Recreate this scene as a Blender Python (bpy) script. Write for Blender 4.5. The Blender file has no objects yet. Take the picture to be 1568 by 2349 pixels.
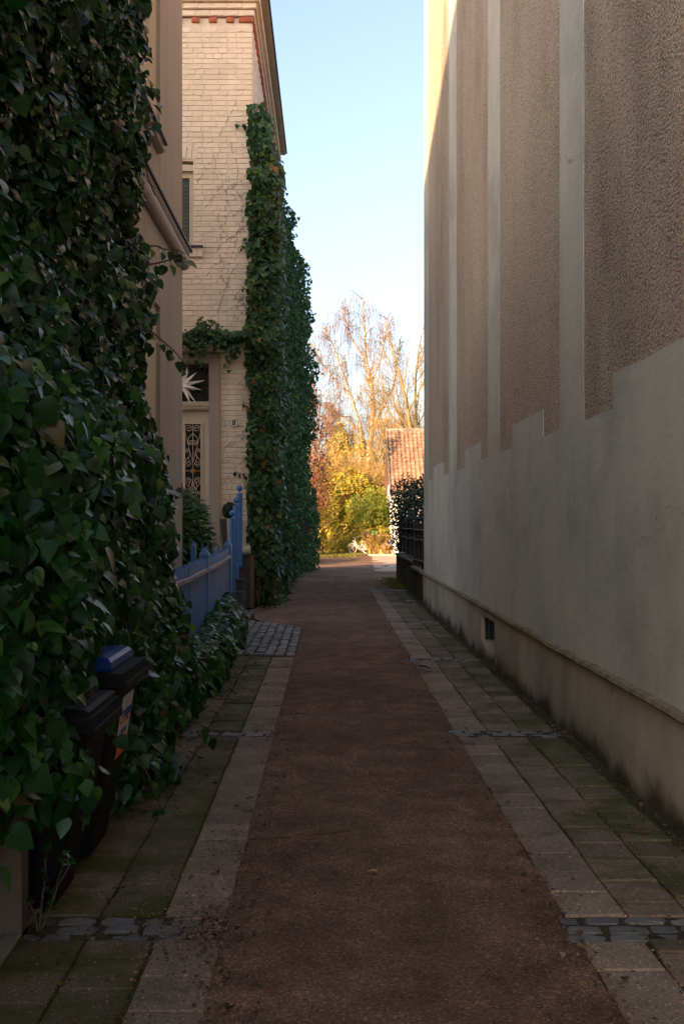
import bpy, math, random
import numpy as np
from mathutils import Vector, Matrix, noise as mnoise
R = math.radians
random.seed(7); rng = np.random.default_rng(7)
scene = bpy.context.scene
col = scene.collection

# ------------------------------------------------------------------ camera
H = 1.7                                   # eye height
cam = bpy.data.cameras.new('camera'); camo = bpy.data.objects.new('camera', cam); col.objects.link(camo)
cam.sensor_fit = 'VERTICAL'; cam.sensor_height = 36; cam.lens = 35
camo.location = (0, 0, H); camo.rotation_euler = (R(90), 0, 0)
cam.shift_x = 30 / 2349; cam.shift_y = 20.5 / 2349
cam.clip_start = .05; cam.clip_end = 2000
scene.camera = camo

# ------------------------------------------------------------------ sky and sun
SUN_EL, SUN_TH = 17.0, 40.0               # elevation; heading of the light, from +Y towards +X
world = bpy.data.worlds.new('World'); scene.world = world; world.use_nodes = True
wn = world.node_tree; bg = wn.nodes['Background']
sky = wn.nodes.new('ShaderNodeTexSky'); sky.sky_type = 'NISHITA'; sky.sun_disc = False
sky.sun_elevation = R(SUN_EL); sky.sun_rotation = R(180 + SUN_TH)
sky.air_density = 1.0; sky.dust_density = 4.0; sky.ozone_density = 1.4
hs = wn.nodes.new('ShaderNodeHueSaturation'); hs.inputs['Saturation'].default_value = .84
wn.links.new(sky.outputs[0], hs.inputs['Color']); wn.links.new(hs.outputs[0], bg.inputs[0]); bg.inputs[1].default_value = .105
sl = bpy.data.lights.new('sun', 'SUN'); sl.energy = 5; sl.angle = R(.5); sl.color = (1, .62, .35)
slo = bpy.data.objects.new('sun', sl); col.objects.link(slo)
ld = Vector((math.sin(R(SUN_TH)) * math.cos(R(SUN_EL)), math.cos(R(SUN_TH)) * math.cos(R(SUN_EL)), -math.sin(R(SUN_EL))))
slo.rotation_euler = ld.to_track_quat('-Z', 'Y').to_euler()
vs = scene.view_settings
vs.view_transform = 'Standard'; vs.look = 'None'; vs.gamma = 1; vs.exposure = 2.08; vs.use_curve_mapping = False
scene.cycles.max_bounces = 8; scene.cycles.diffuse_bounces = 5; scene.cycles.transparent_max_bounces = 4
scene.cycles.caustics_reflective = False; scene.cycles.caustics_refractive = False

# ------------------------------------------------------------------ materials
def srgb(r, g, b):
    f = lambda c: (c / 255 / 12.92) if c / 255 <= .04045 else ((c / 255 + .055) / 1.055) ** 2.4
    return (f(r), f(g), f(b), 1)
class NT:
    def __init__(s, name):
        s.m = bpy.data.materials.new(name); s.m.use_nodes = True; s.t = s.m.node_tree
        s.b = s.t.nodes['Principled BSDF']; s.pos = s.t.nodes.new('ShaderNodeNewGeometry')
    def n(s, t): return s.t.nodes.new(t)
    def l(s, a, b): s.t.links.new(a, b)
    def mapped(s, sc):
        m = s.n('ShaderNodeMapping'); m.inputs['Scale'].default_value = sc; s.l(s.pos.outputs['Position'], m.inputs[0]); return m.outputs[0]
    def noise(s, scale, detail=4, rough=.55, vec=None):
        n = s.n('ShaderNodeTexNoise'); n.inputs['Scale'].default_value = scale; n.inputs['Detail'].default_value = detail
        n.inputs['Roughness'].default_value = rough; s.l(vec or s.pos.outputs['Position'], n.inputs['Vector']); return n.outputs[0]
    def voro(s, scale, vec=None, out='Distance', feature='F1'):
        n = s.n('ShaderNodeTexVoronoi'); n.feature = feature; n.inputs['Scale'].default_value = scale
        s.l(vec or s.pos.outputs['Position'], n.inputs['Vector']); return n.outputs[out]
    def ramp(s, fac, stops):
        r = s.n('ShaderNodeValToRGB'); e = r.color_ramp.elements
        while len(e) < len(stops): e.new(.5)
        for x, (p, c) in zip(e, stops): x.position = p; x.color = c if len(c) == 4 else (*c, 1)
        s.l(fac, r.inputs[0]); return r.outputs[0]
    def mix(s, fac, a, b, mode='MIX'):
        m = s.n('ShaderNodeMix'); m.data_type = 'RGBA'; m.blend_type = mode
        for sock, v in ((m.inputs[0], fac), (m.inputs[6], a), (m.inputs[7], b)):
            if isinstance(v, (int, float)): sock.default_value = v
            elif isinstance(v, tuple): sock.default_value = v if len(v) == 4 else (*v, 1)
            else: s.l(v, sock)
        return m.outputs[2]
    def math(s, op, a, b=None, clamp=False):
        m = s.n('ShaderNodeMath'); m.operation = op; m.use_clamp = clamp
        for sock, v in zip(m.inputs, (a, b)):
            if v is None: continue
            if isinstance(v, (int, float)): sock.default_value = v
            else: s.l(v, sock)
        return m.outputs[0]
    def sep(s, i):
        x = s.n('ShaderNodeSeparateXYZ'); s.l(s.pos.outputs['Position'], x.inputs[0]); return x.outputs[i]
    def bump(s, h, strength=.5, dist=.01, prev=None):
        b = s.n('ShaderNodeBump'); b.inputs['Strength'].default_value = strength; b.inputs['Distance'].default_value = dist
        s.l(h, b.inputs['Height'])
        if prev: s.l(prev, b.inputs['Normal'])
        s.l(b.outputs[0], s.b.inputs['Normal']); return b.outputs[0]
    def out(s, c, rough=.8, spec=.3, metal=0):
        if isinstance(c, tuple): s.b.inputs['Base Color'].default_value = c if len(c) == 4 else (*c, 1)
        else: s.l(c, s.b.inputs['Base Color'])
        if isinstance(rough, (int, float)): s.b.inputs['Roughness'].default_value = rough
        else: s.l(rough, s.b.inputs['Roughness'])
        s.b.inputs['Specular IOR Level'].default_value = spec; s.b.inputs['Metallic'].default_value = metal
        return s.m
    def rnd(s):                                    # a number for each island and each object
        oi = s.n('ShaderNodeObjectInfo')
        return s.math('FRACT', s.math('ADD', s.pos.outputs['Random Per Island'], oi.outputs['Random']))
BK = (0, 0, 0, 1); WH = (1, 1, 1, 1)
def sc3(c, k): return (c[0] * k, c[1] * k, c[2] * k, 1)
def plain(name, c, var=.25, scale=6, rough=.75, spec=.3, bs=60, bstr=.25, bdist=.004, metal=0, perobj=0):
    t = NT(name); f = t.noise(scale, 5)
    c1 = t.ramp(f, [(.3, sc3(c, 1 - var)), (.7, sc3(c, 1 + var))])
    if perobj: c1 = t.mix(1, c1, t.ramp(t.rnd(), [(0, (1 - perobj,) * 3), (1, (1 + perobj,) * 3)]), 'MULTIPLY')
    t.bump(t.noise(bs, 3), bstr, bdist)
    return t.out(c1, rough, spec, metal)
def leafmat(name, stops, rough=.38, spec=.45, trans=.12, tcol=(.12, .22, .03), mott=.2):
    t = NT(name); r = t.rnd(); c = t.ramp(r, stops); stops = None
    c = t.mix(mott, c, t.ramp(t.noise(25, 2), [(.35, (.45, .45, .45)), (.7, (1.25, 1.25, 1.2))]), 'MULTIPLY')
    m = t.out(c, rough, spec)
    if trans:
        tr = t.n('ShaderNodeBsdfTranslucent'); t.l(t.mix(.5, c, tcol), tr.inputs[0])
        ms = t.n('ShaderNodeMixShader'); ms.inputs[0].default_value = trans
        o = t.t.nodes['Material Output']; t.l(t.b.outputs[0], ms.inputs[1]); t.l(tr.outputs[0], ms.inputs[2]); t.l(ms.outputs[0], o.inputs[0])
    return m
MT = {}
def build_materials():
    # smooth plaster: grey green, blotchy, with a wavy band of dirt at the foot
    def plaster(name, c, foot):
        t = NT(name)
        a = t.ramp(t.noise(.9, 6, .6), [(.3, sc3(c, .74)), (.5, c), (.72, (c[0] * 1.13, c[1] * 1.1, c[2] * 1.02, 1))])
        st = t.noise(1.6, 5, .6, t.mapped((1, 1.3, .18)))
        a = t.mix(1, a, t.ramp(st, [(.3, (.92, .91, .89)), (.62, (1.03, 1.03, 1.03))]), 'MULTIPLY')
        if foot:
            z = t.math('ADD', t.math('MULTIPLY', t.sep(2), 2.3), t.math('MULTIPLY', t.math('SUBTRACT', t.noise(1.5, 7, .6), .5), 1.3))
            a = t.mix(t.ramp(z, [(.06, (.9,) * 3), (.2, (.6,) * 3), (.38, (.15,) * 3), (.7, BK)]), a, (.022, .016, .011, 1))
            a = t.mix(t.ramp(t.noise(1.1, 5, .6, t.mapped((1, 1, .12))), [(.48, BK), (.7, (.4,) * 3)]), a, (.10, .065, .04, 1))
        wv = t.n('ShaderNodeVectorMath'); wv.operation = 'ADD'; nn = t.n('ShaderNodeTexNoise'); nn.inputs['Scale'].default_value = 2.5; nn.inputs['Detail'].default_value = 5
        t.l(t.pos.outputs['Position'], nn.inputs['Vector']); t.l(t.pos.outputs['Position'], wv.inputs[0]); t.l(nn.outputs['Color'], wv.inputs[1])
        ck = t.math('MULTIPLY', t.ramp(t.voro(.55, wv.outputs[0], 'Distance', 'DISTANCE_TO_EDGE'), [(0, WH), (.006, BK)]), t.ramp(t.noise(.5, 3), [(.5, BK), (.6, (.75,) * 3)]))
        a = t.mix(ck, a, sc3(c, .25))
        a = t.mix(t.ramp(t.noise(1.3, 7, .72), [(.56, BK), (.66, (.22,) * 3)]), a, sc3(c, .6))
        sp = t.noise(9, 6, .75)
        a = t.mix(t.ramp(sp, [(.7, BK), (.8, (.5,) * 3)]), a, sc3(c, .45))
        nb = t.bump(t.noise(3.2, 6, .62, t.mapped((1, .6, 1.5))), .3, .03); t.bump(t.noise(120, 3), .18, .003, nb)
        return t.out(a, .9, .15)
    MT['plaster'] = plaster('smooth_plaster', (.50, .485, .435, 1), False)
    MT['plinth'] = plaster('plinth_plaster', (.42, .37, .305, 1), True)
    t = NT('roughcast')                            # coarse thrown render
    c = (.45, .355, .275, 1)
    nv = t.noise(75, 3, .6); vv = t.voro(58); v = t.math('ADD', t.math('MULTIPLY', t.math('SUBTRACT', 1.0, vv), .7), t.math('MULTIPLY', nv, .3)); big = t.noise(.8, 6, .65, t.mapped((1, 1, .30)))
    a = t.ramp(big, [(.28, sc3(c, .62)), (.5, c), (.74, sc3(c, 1.14))])
    a = t.mix(t.ramp(t.noise(2.6, 6, .7), [(.62, BK), (.72, (.35,) * 3)]), a, sc3(c, .5))
    a = t.mix(1, a, t.ramp(v, [(.28, (.62,) * 3), (.48, (.97,) * 3), (.72, (1.10,) * 3)]), 'MULTIPLY')
    t.bump(v, .8, .014); MT['roughcast'] = t.out(a, .95, .1)
    MT['string'] = plain('string_course', (.20, .165, .105, 1), .45, 9, .95, .1, 40, .6, .01)
    # painted brick
    t = NT('painted_brick'); c = (.76, .62, .485, 1)
    a = t.ramp(t.noise(2.2, 5), [(.3, sc3(c, .88)), (.7, sc3(c, 1.05))])
    a = t.mix(1, a, t.ramp(t.rnd(), [(0, (.95, .945, .94)), (1, (1.03, 1.03, 1.02))]), 'MULTIPLY')
    w = t.noise(7, 6, .7, t.mapped((1, 1, .45)))
    a = t.mix(t.ramp(w, [(.69, BK), (.73, (.8,) * 3)]), a, (.13, .10, .075, 1))
    t.bump(t.noise(55, 4), .4, .006); MT['brick'] = t.out(a, .75, .25)
    MT['mortar'] = plain('painted_mortar', (.68, .55, .425, 1), .15, 4, .85, .2, 40, .4, .006)
    MT['redbrick'] = plain('red_brick', (.36, .105, .065, 1), .3, 14, .85, .2, 60, .4, .006, perobj=.15)
    # grey house
    def render_coat(name, c, k=.1):
        t = NT(name)
        a = t.ramp(t.noise(3, 6, .6, t.mapped((1, 1, .12))), [(.3, sc3(c, 1 - k)), (.7, sc3(c, 1 + k))])
        a = t.mix(t.ramp(t.noise(60, 5, .7, t.mapped((1, 1, .08))), [(.62, BK), (.7, (.45,) * 3)]), a, sc3(c, .62))
        t.bump(t.noise(150, 3), .3, .004); return t.out(a, .9, .15)
    MT['coat'] = render_coat('grey_brown_render', (.37, .315, .265, 1))
    MT['coat_light'] = render_coat('beige_render', (.50, .425, .31, 1), .06)
    MT['jamb'] = render_coat('door_surround', (.36, .30, .27, 1), .05)
    MT['slate'] = plain('slate_capping', (.05, .045, .05, 1), .3, 10, .6, .35)
    MT['ledge'] = plain('painted_moulding', (.33, .25, .20, 1), .12, 5, .6, .3)
    MT['cream'] = plain('cream_paint', (.60, .50, .385, 1), .06, 4, .5, .35, 80, .1)
    MT['frame'] = plain('window_paint', (.55, .44, .31, 1), .08, 4, .5, .35)
    t = NT('dark_glass'); MT['glass'] = t.out((.012, .013, .014, 1), .06, .5)
    MT['blind'] = plain('blind_slats', (.20, .205, .17, 1), .05, 4, .5, .3)
    MT['iron_white'] = plain('cream_iron', (.62, .50, .38, 1), .06, 10, .45, .4)
    MT['gold'] = plain('gilt_rosette', (.50, .23, .05, 1), .2, 30, .4, .5, metal=.3)
    MT['brass'] = plain('dull_metal', (.07, .07, .06, 1), .2, 20, .45, .5, metal=.4)
    MT['white'] = plain('white_paper', (.82, .79, .74, 1), .04, 6, .7, .2, 40, .1)
    MT['enamel'] = plain('enamel_plate', (.74, .68, .50, 1), .03, 6, .25, .5, 40, .02)
    MT['black'] = plain('black_print', (.012, .012, .014, 1), .1, 6, .5, .3)
    # blue fence
    t = NT('blue_paint'); c = (.082, .185, .43, 1)
    a = t.ramp(t.noise(5, 5), [(.3, sc3(c, .8)), (.7, sc3(c, 1.15))])
    w = t.noise(40, 6, .75, t.mapped((1, 1, .12)))
    a = t.mix(t.ramp(w, [(.66, BK), (.7, (.85,) * 3)]), a, (.30, .24, .20, 1))
    t.bump(t.noise(60, 4, .6, t.mapped((1, 1, .1))), .35, .004); MT['blue'] = t.out(a, .5, .4)
    MT['bluemetal'] = plain('blue_metal', (.06, .17, .42, 1), .12, 6, .38, .45, 60, .08)
    t = NT('peeling_rail'); w = t.noise(26, 6, .7)
    t.bump(w, .6, .006); MT['rail'] = t.out(t.ramp(w, [(.47, (.10, .17, .36, 1)), (.53, (.52, .38, .26, 1)), (.75, (.62, .47, .34, 1))]), .7, .25)
    # ground
    t = NT('gravel')
    v = t.voro(120, out='Color'); vd = t.voro(120)
    big = t.noise(.55, 5, .6); mid = t.noise(3.5, 5, .65)
    base = t.ramp(big, [(.3, (.125, .074, .051, 1)), (.5, (.185, .117, .083, 1)), (.72, (.245, .165, .123, 1))])
    base = t.mix(1, base, t.ramp(mid, [(.3, (.58, .56, .55)), (.68, (1.2, 1.18, 1.15))]), 'MULTIPLY')
    x = t.n('ShaderNodeSeparateColor'); t.l(v, x.inputs[0])
    base = t.mix(1, base, t.ramp(x.outputs[0], [(0, (.5, .5, .52)), (.5, (.95, .92, .9)), (.88, (1.15, 1.05, 1)), (.97, (1.9, 1.75, 1.6))]), 'MULTIPLY')
    moss = t.math('MULTIPLY', t.ramp(t.noise(.8, 5, .6, t.mapped((1.6, .35, 1))), [(.5, BK), (.72, (.7,) * 3)]), t.noise(14, 4, .7))
    base = t.mix(moss, base, (.045, .048, .016, 1))
    nb = t.bump(vd, .8, .008); t.bump(mid, .5, .03, nb); MT['gravel'] = t.out(base, .95, .15)
    MT['pebble'] = plain('loose_pebbles', (.14, .085, .062, 1), .3, 30, .9, .2, 90, .2, .003, perobj=.75)
    MT['soil'] = plain('dark_soil', (.032, .024, .016, 1), .5, 8, .97, .1, 40, .9, .02)
    MT['lawn'] = plain('far_soil', (.10, .075, .04, 1), .4, 3, .97, .1, 40, .9, .02)
    MT['joint'] = plain('joint_soil', (.052, .040, .027, 1), .4, 12, .97, .1, 60, .8, .01)
    def slab(name, c, mo):
        t = NT(name)
        a = t.ramp(t.noise(3, 5), [(.3, sc3(c, .8)), (.7, sc3(c, 1.15))])
        a = t.mix(1, a, t.ramp(t.rnd(), [(0, (.74, .73, .72)), (1, (1.14, 1.12, 1.1))]), 'MULTIPLY')
        sp = t.voro(130, out='Color'); x = t.n('ShaderNodeSeparateColor'); t.l(sp, x.inputs[0])
        a = t.mix(1, a, t.ramp(x.outputs[0], [(0, (.72,) * 3), (.6, (1,) * 3), (.94, (1.1,) * 3), (.97, (1.9,) * 3)]), 'MULTIPLY')
        m = t.noise(2.3, 6, .68)
        a = t.mix(t.ramp(m, [(.62 - mo, BK), (.80 - mo, (.92,) * 3)]), a, (.050, .052, .012, 1))
        t.bump(t.noise(90, 4), .35, .005); return t.out(a, .88, .2)
    MT['slab'] = slab('concrete_slab', (.225, .17, .132, 1), .05)
    MT['slab_mid'] = slab('worn_slab', (.175, .13, .098, 1), .15)
    MT['slab_moss'] = slab('mossy_slab', (.14, .11, .075, 1), .22)
    t = NT('blue_grey_setts')
    a = t.ramp(t.rnd(), [(0, (.075, .078, .085, 1)), (.5, (.115, .112, .112, 1)), (.8, (.145, .128, .115, 1)), (1, (.18, .165, .15, 1))])
    a = t.mix(t.ramp(t.noise(18, 5, .7), [(.5, BK), (.72, (.55,) * 3)]), a, (.06, .05, .03, 1))
    t.bump(t.noise(40, 4), .6, .01); MT['sett'] = t.out(a, .55, .4)
    MT['flag'] = plain('pale_flagstone', (.33, .26, .20, 1), .2, 2.5, .85, .2, 60, .3, .005, perobj=.08)
    MT['kerb'] = plain('concrete_edging', (.19, .165, .14, 1), .3, 6, .9, .2, 70, .4, .006)
    MT['stonewall'] = plain('mossy_stone', (.060, .052, .034, 1), .5, 3.5, .9, .2, 40, .5, .01)
    MT['coping'] = plain('stone_coping', (.16, .14, .11, 1), .4, 6, .9, .2, 40, .5, .01)
    MT['fence_dark'] = plain('black_iron', (.018, .022, .030, 1), .3, 8, .5, .4)
    MT['board_dark'] = plain('dark_boards', (.024, .028, .034, 1), .5, 5, .8, .25)
    MT['step'] = plain('dark_stone_step', (.075, .068, .06, 1), .2, 5, .8, .25, 60, .3)
    MT['stepbrown'] = plain('brown_stone', (.17, .105, .062, 1), .25, 4, .85, .2)
    MT['pipe'] = plain('pale_clay', (.46, .40, .345, 1), .08, 5, .8, .2)
    # bins
    MT['bin'] = plain('bin_plastic', (.006, .006, .007, 1), .2, 8, .55, .22, 200, .2, .001)
    MT['binblue'] = plain('blue_lid_plastic', (.004, .05, .25, 1), .12, 8, .38, .4, 200, .1, .001)
    MT['label'] = plain('label_white', (.62, .60, .57, 1), .05, 8, .6, .25)
    MT['orange'] = plain('label_orange', (.75, .17, .02, 1), .05, 8, .6, .25)
    MT['ink'] = plain('label_ink', (.05, .055, .22, 1), .05, 8, .6, .25)
    MT['concrete'] = plain('bare_concrete', (.13, .10, .085, 1), .2, 4, .92, .15, 60, .35)
    # plants
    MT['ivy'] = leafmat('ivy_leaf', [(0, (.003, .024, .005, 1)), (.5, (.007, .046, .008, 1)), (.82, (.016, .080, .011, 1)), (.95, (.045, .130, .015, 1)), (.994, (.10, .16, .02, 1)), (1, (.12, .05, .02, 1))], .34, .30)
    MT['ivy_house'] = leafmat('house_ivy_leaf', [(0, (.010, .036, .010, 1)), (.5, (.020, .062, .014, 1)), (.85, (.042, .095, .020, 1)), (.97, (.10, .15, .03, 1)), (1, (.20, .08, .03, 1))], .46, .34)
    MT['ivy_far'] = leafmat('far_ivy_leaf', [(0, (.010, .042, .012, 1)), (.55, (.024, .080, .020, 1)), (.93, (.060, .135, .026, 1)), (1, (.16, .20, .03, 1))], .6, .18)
    MT['stem'] = plain('ivy_stem', (.10, .062, .038, 1), .3, 20, .85, .2)
    MT['twig'] = plain('dry_twig', (.09, .06, .042, 1), .3, 20, .9, .2, perobj=.3)
    MT['core'] = plain('shaded_stems', (.016, .015, .009, 1), .5, 9, .95, .1, 30, .9, .03)  # stem colour darkened to stand for the shade deep in the foliage
    MT['laurel'] = leafmat('laurel_leaf', [(0, (.014, .05, .012, 1)), (.7, (.03, .095, .02, 1)), (1, (.09, .18, .03, 1))], .35, .5)
    MT['box'] = leafmat('box_leaf', [(0, (.010, .025, .008, 1)), (1, (.022, .05, .014, 1))], .5, .3, 0)
    MT['holly'] = leafmat('holly_leaf', [(0, (.010, .030, .016, 1)), (.8, (.022, .055, .026, 1)), (1, (.05, .09, .03, 1))], .4, .4, .08)
    MT['bush'] = leafmat('sunny_bush_leaf', [(0, (.11, .11, .010, 1)), (.5, (.27, .24, .017, 1)), (.85, (.42, .33, .022, 1)), (1, (.48, .35, .03, 1))], .45, .35, .4, (.5, .45, .04))
    MT['privet'] = leafmat('privet_leaf', [(0, (.10, .14, .012, 1)), (.6, (.20, .24, .018, 1)), (1, (.30, .30, .028, 1))], .45, .35, .4, (.4, .48, .04))
    MT['yew'] = leafmat('yew_needle', [(0, (.10, .085, .014, 1)), (.6, (.20, .155, .025, 1)), (1, (.28, .20, .035, 1))], .6, .25, .15, (.3, .25, .05))
    MT['goldcon'] = leafmat('golden_cypress', [(0, (.22, .19, .02, 1)), (1, (.40, .32, .035, 1))], .6, .25, .2, (.4, .35, .05))
    MT['beech'] = leafmat('copper_leaf', [(0, (.07, .020, .012, 1)), (.6, (.13, .04, .02, 1)), (1, (.2, .07, .03, 1))], .5, .35, .3, (.4, .14, .05))
    MT['litter'] = leafmat('fallen_leaf', [(0, (.035, .020, .012, 1)), (.6, (.085, .05, .03, 1)), (.95, (.15, .085, .045, 1)), (1, (.26, .2, .15, 1))], .8, .2, 0)
    t = NT('birch_bark')
    n1 = t.noise(3, 5, .6, t.mapped((1, 1, 4)))
    MT['birch'] = t.out(t.ramp(n1, [(.36, (.10, .07, .05, 1)), (.48, (.27, .21, .15, 1)), (.7, (.36, .29, .21, 1))]), .8, .2)
    MT['bark'] = plain('olive_bark', (.16, .115, .045, 1), .3, 5, .9, .15, 30, .6, .02)
    MT['bark_dark'] = plain('dark_bark', (.12, .08, .05, 1), .3, 5, .9, .15, 30, .6, .02)
    MT['birchtwig'] = plain('birch_twig', (.11, .058, .034, 1), .2, 5, .9, .15)
    MT['strawtwig'] = plain('straw_twig', (.25, .165, .05, 1), .25, 5, .9, .15, perobj=.25)
    MT['moss'] = leafmat('moss_tuft', [(0, (.020, .026, .006, 1)), (.7, (.045, .055, .010, 1)), (1, (.075, .085, .015, 1))], .9, .1, 0)
    MT['grass'] = leafmat('grass_blade', [(0, (.06, .075, .012, 1)), (.6, (.14, .13, .02, 1)), (1, (.25, .19, .05, 1))], .6, .2, .2, (.3, .3, .05))
    t = NT('roof_tile'); c = (.20, .118, .078, 1)
    a = t.ramp(t.noise(5, 5), [(.3, sc3(c, .8)), (.7, sc3(c, 1.15))])
    a = t.mix(1, a, t.ramp(t.rnd(), [(0, (.78,) * 3), (1, (1.2,) * 3)]), 'MULTIPLY')
    a = t.mix(t.ramp(t.noise(11, 6, .75), [(.64, BK), (.72, (.6,) * 3)]), a, (.50, .40, .28, 1)); t.bump(t.noise(60, 4), .4, .006); MT['tile'] = t.out(a, .75, .3)
    MT['whitewall'] = plain('white_render', (.80, .78, .74, 1), .04, 3, .8, .2)
    MT['bikewhite'] = plain('white_frame_paint', (.55, .53, .50, 1), .03, 6, .3, .5, 40, .02)
    MT['rubber'] = plain('tyre_rubber', (.03, .028, .026, 1), .2, 9, .8, .2)
    MT['palerubber'] = plain('pale_tyre', (.26, .23, .19, 1), .1, 9, .8, .2)
    MT['chrome'] = plain('bright_metal', (.6, .58, .55, 1), .1, 9, .3, .5, metal=.8)
    MT['bikeblue'] = plain('light_blue_paint', (.06, .20, .50, 1), .05, 6, .35, .5)
    MT['greenplastic'] = plain('green_plastic', (.10, .26, .05, 1), .1, 6, .45, .4)
    MT['palewood'] = plain('weathered_wood', (.40, .27, .13, 1), .25, 9, .85, .2, 40, .4, perobj=.2)
build_materials()

# ------------------------------------------------------------------ mesh helpers
def tag(o, label=None, cat=None, group=None, kind=None):
    for k, v in (('label', label), ('category', cat), ('group', group), ('kind', kind)):
        if v: o[k] = v
    return o
def link(name, me, parent=None):
    o = bpy.data.objects.new(name, me); col.objects.link(o)
    if parent: o.parent = parent
    return o
def thing(name, label, cat, loc=(0, 0, 0), group=None):
    o = bpy.data.objects.new(name, None); col.objects.link(o); o.location = loc; o.empty_display_size = .1
    return tag(o, label, cat, group)
def pset(o, parent):                                # parent, keeping world coordinates of the mesh
    o.parent = parent
    if parent: o.matrix_parent_inverse = Matrix.Translation(parent.location).inverted() if parent.type == 'EMPTY' else Matrix()
    return o
class MB:
    def __init__(s): s.v = []; s.f = []
    def add(s, vs, fs):
        b = len(s.v); s.v += [tuple(p) for p in vs]; s.f += [tuple(b + i for i in f) for f in fs]; return s
    def box(s, x0, x1, y0, y1, z0, z1):
        return s.add([(x0, y0, z0), (x1, y0, z0), (x1, y1, z0), (x0, y1, z0), (x0, y0, z1), (x1, y0, z1), (x1, y1, z1), (x0, y1, z1)],
                     [(0, 3, 2, 1), (4, 5, 6, 7), (0, 1, 5, 4), (1, 2, 6, 5), (2, 3, 7, 6), (3, 0, 4, 7)])
    def bevbox(s, x0, x1, y0, y1, z0, z1, b):       # chamfered on its +z edges and upright edges
        o = []
        for z, i in ((z0, 0), (z1 - b, 0), (z1, b)):
            for x, y in ((x0 + i, y0 + i), (x1 - i, y0 + i), (x1 - i, y1 - i), (x0 + i, y1 - i)): o.append((x, y, z))
        f = [(8, 9, 10, 11), (3, 2, 1, 0)]
        for k in (0, 4):
            for i in range(4): j = (i + 1) % 4; f.append((k + i, k + j, k + 4 + j, k + 4 + i))
        return s.add(o, f)
    def prism(s, prof, axis, a, b):                 # prof: 2-D points in the two other axes, in order
        def P(p, t): return {'x': (t, p[0], p[1]), 'y': (p[0], t, p[1]), 'z': (p[0], p[1], t)}[axis]
        n = len(prof); vs = [P(p, a) for p in prof] + [P(p, b) for p in prof]
        return s.add(vs, [tuple(range(n))[::-1], tuple(range(n, 2 * n))] + [(i, (i + 1) % n, n + (i + 1) % n, n + i) for i in range(n)])
    def tube(s, pts, rad, n=6, cap=True):
        pts = [Vector(p) for p in pts]
        if not hasattr(rad, '__len__'): rad = [rad] * len(pts)
        b = len(s.v); prev = None
        for i, p in enumerate(pts):
            d = (pts[min(i + 1, len(pts) - 1)] - pts[max(i - 1, 0)])
            d = d.normalized() if d.length > 1e-9 else Vector((0, 0, 1))
            if prev is None: prev = d.orthogonal().normalized()
            u = (prev - d * prev.dot(d)); u = u.normalized() if u.length > 1e-6 else d.orthogonal().normalized()
            w = d.cross(u); prev = u
            for k in range(n):
                a = 2 * math.pi * k / n; s.v.append(tuple(p + (u * math.cos(a) + w * math.sin(a)) * rad[i]))
        for i in range(len(pts) - 1):
            for k in range(n):
                j = (k + 1) % n; s.f.append((b + i * n + k, b + i * n + j, b + (i + 1) * n + j, b + (i + 1) * n + k))
        if cap and n > 2:
            s.f.append(tuple(b + k for k in range(n))[::-1]); s.f.append(tuple(b + (len(pts) - 1) * n + k for k in range(n)))
        return s
    def lathe(s, prof, c, n=16, axis='z'):
        b = len(s.v)
        for r, h in prof:
            for k in range(n):
                a = 2 * math.pi * k / n; x, y = r * math.cos(a), r * math.sin(a)
                s.v.append({'z': (c[0] + x, c[1] + y, c[2] + h), 'x': (c[0] + h, c[1] + x, c[2] + y), 'y': (c[0] + x, c[1] + h, c[2] + y)}[axis])
        for i in range(len(prof) - 1):
            for k in range(n):
                j = (k + 1) % n; s.f.append((b + i * n + k, b + i * n + j, b + (i + 1) * n + j, b + (i + 1) * n + k))
        s.f.append(tuple(b + k for k in range(n))[::-1]); s.f.append(tuple(b + (len(prof) - 1) * n + k for k in range(n)))
        return s
    def ball(s, c, r, n=14):
        m = n // 2; return s.lathe([(max(r * math.sin(math.pi * i / m), 1e-4), -r * math.cos(math.pi * i / m)) for i in range(m + 1)], c, n)
    def mesh(s, name, mat, smooth=False):
        me = bpy.data.meshes.new(name); me.from_pydata(s.v, [], s.f); me.update()
        me.materials.append(mat if not isinstance(mat, str) else MT[mat])
        if smooth: me.polygons.foreach_set('use_smooth', [True] * len(me.polygons))
        return me
    def build(s, name, mat, parent=None, smooth=False):
        o = link(name, s.mesh(name, mat, smooth)); pset(o, parent); return o
def rects_minus(x0, x1, z0, z1, holes):             # cover a rectangle but for holes, in a grid of rectangles
    xs = sorted({x0, x1, *[max(x0, min(x1, h[0])) for h in holes], *[max(x0, min(x1, h[1])) for h in holes]})
    zs = sorted({z0, z1, *[max(z0, min(z1, h[2])) for h in holes], *[max(z0, min(z1, h[3])) for h in holes]})
    for a, b in zip(xs, xs[1:]):
        for c, d in zip(zs, zs[1:]):
            m, n = (a + b) / 2, (c + d) / 2
            if not any(h[0] < m < h[1] and h[2] < n < h[3] for h in holes): yield a, b, c, d
def text_mesh(txt, size, mat, name, bold=0):
    cu = bpy.data.curves.new(name, 'FONT'); cu.body = txt; cu.size = size; cu.align_x = 'CENTER'; cu.align_y = 'CENTER'; cu.offset = bold; cu.extrude = .001
    o = bpy.data.objects.new(name, cu); col.objects.link(o); bpy.context.view_layer.update()
    me = bpy.data.meshes.new_from_object(o.evaluated_get(bpy.context.evaluated_depsgraph_get()))
    bpy.data.objects.remove(o); bpy.data.curves.remove(cu); me.materials.clear(); me.materials.append(MT[mat]); me.name = name
    return me
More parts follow.
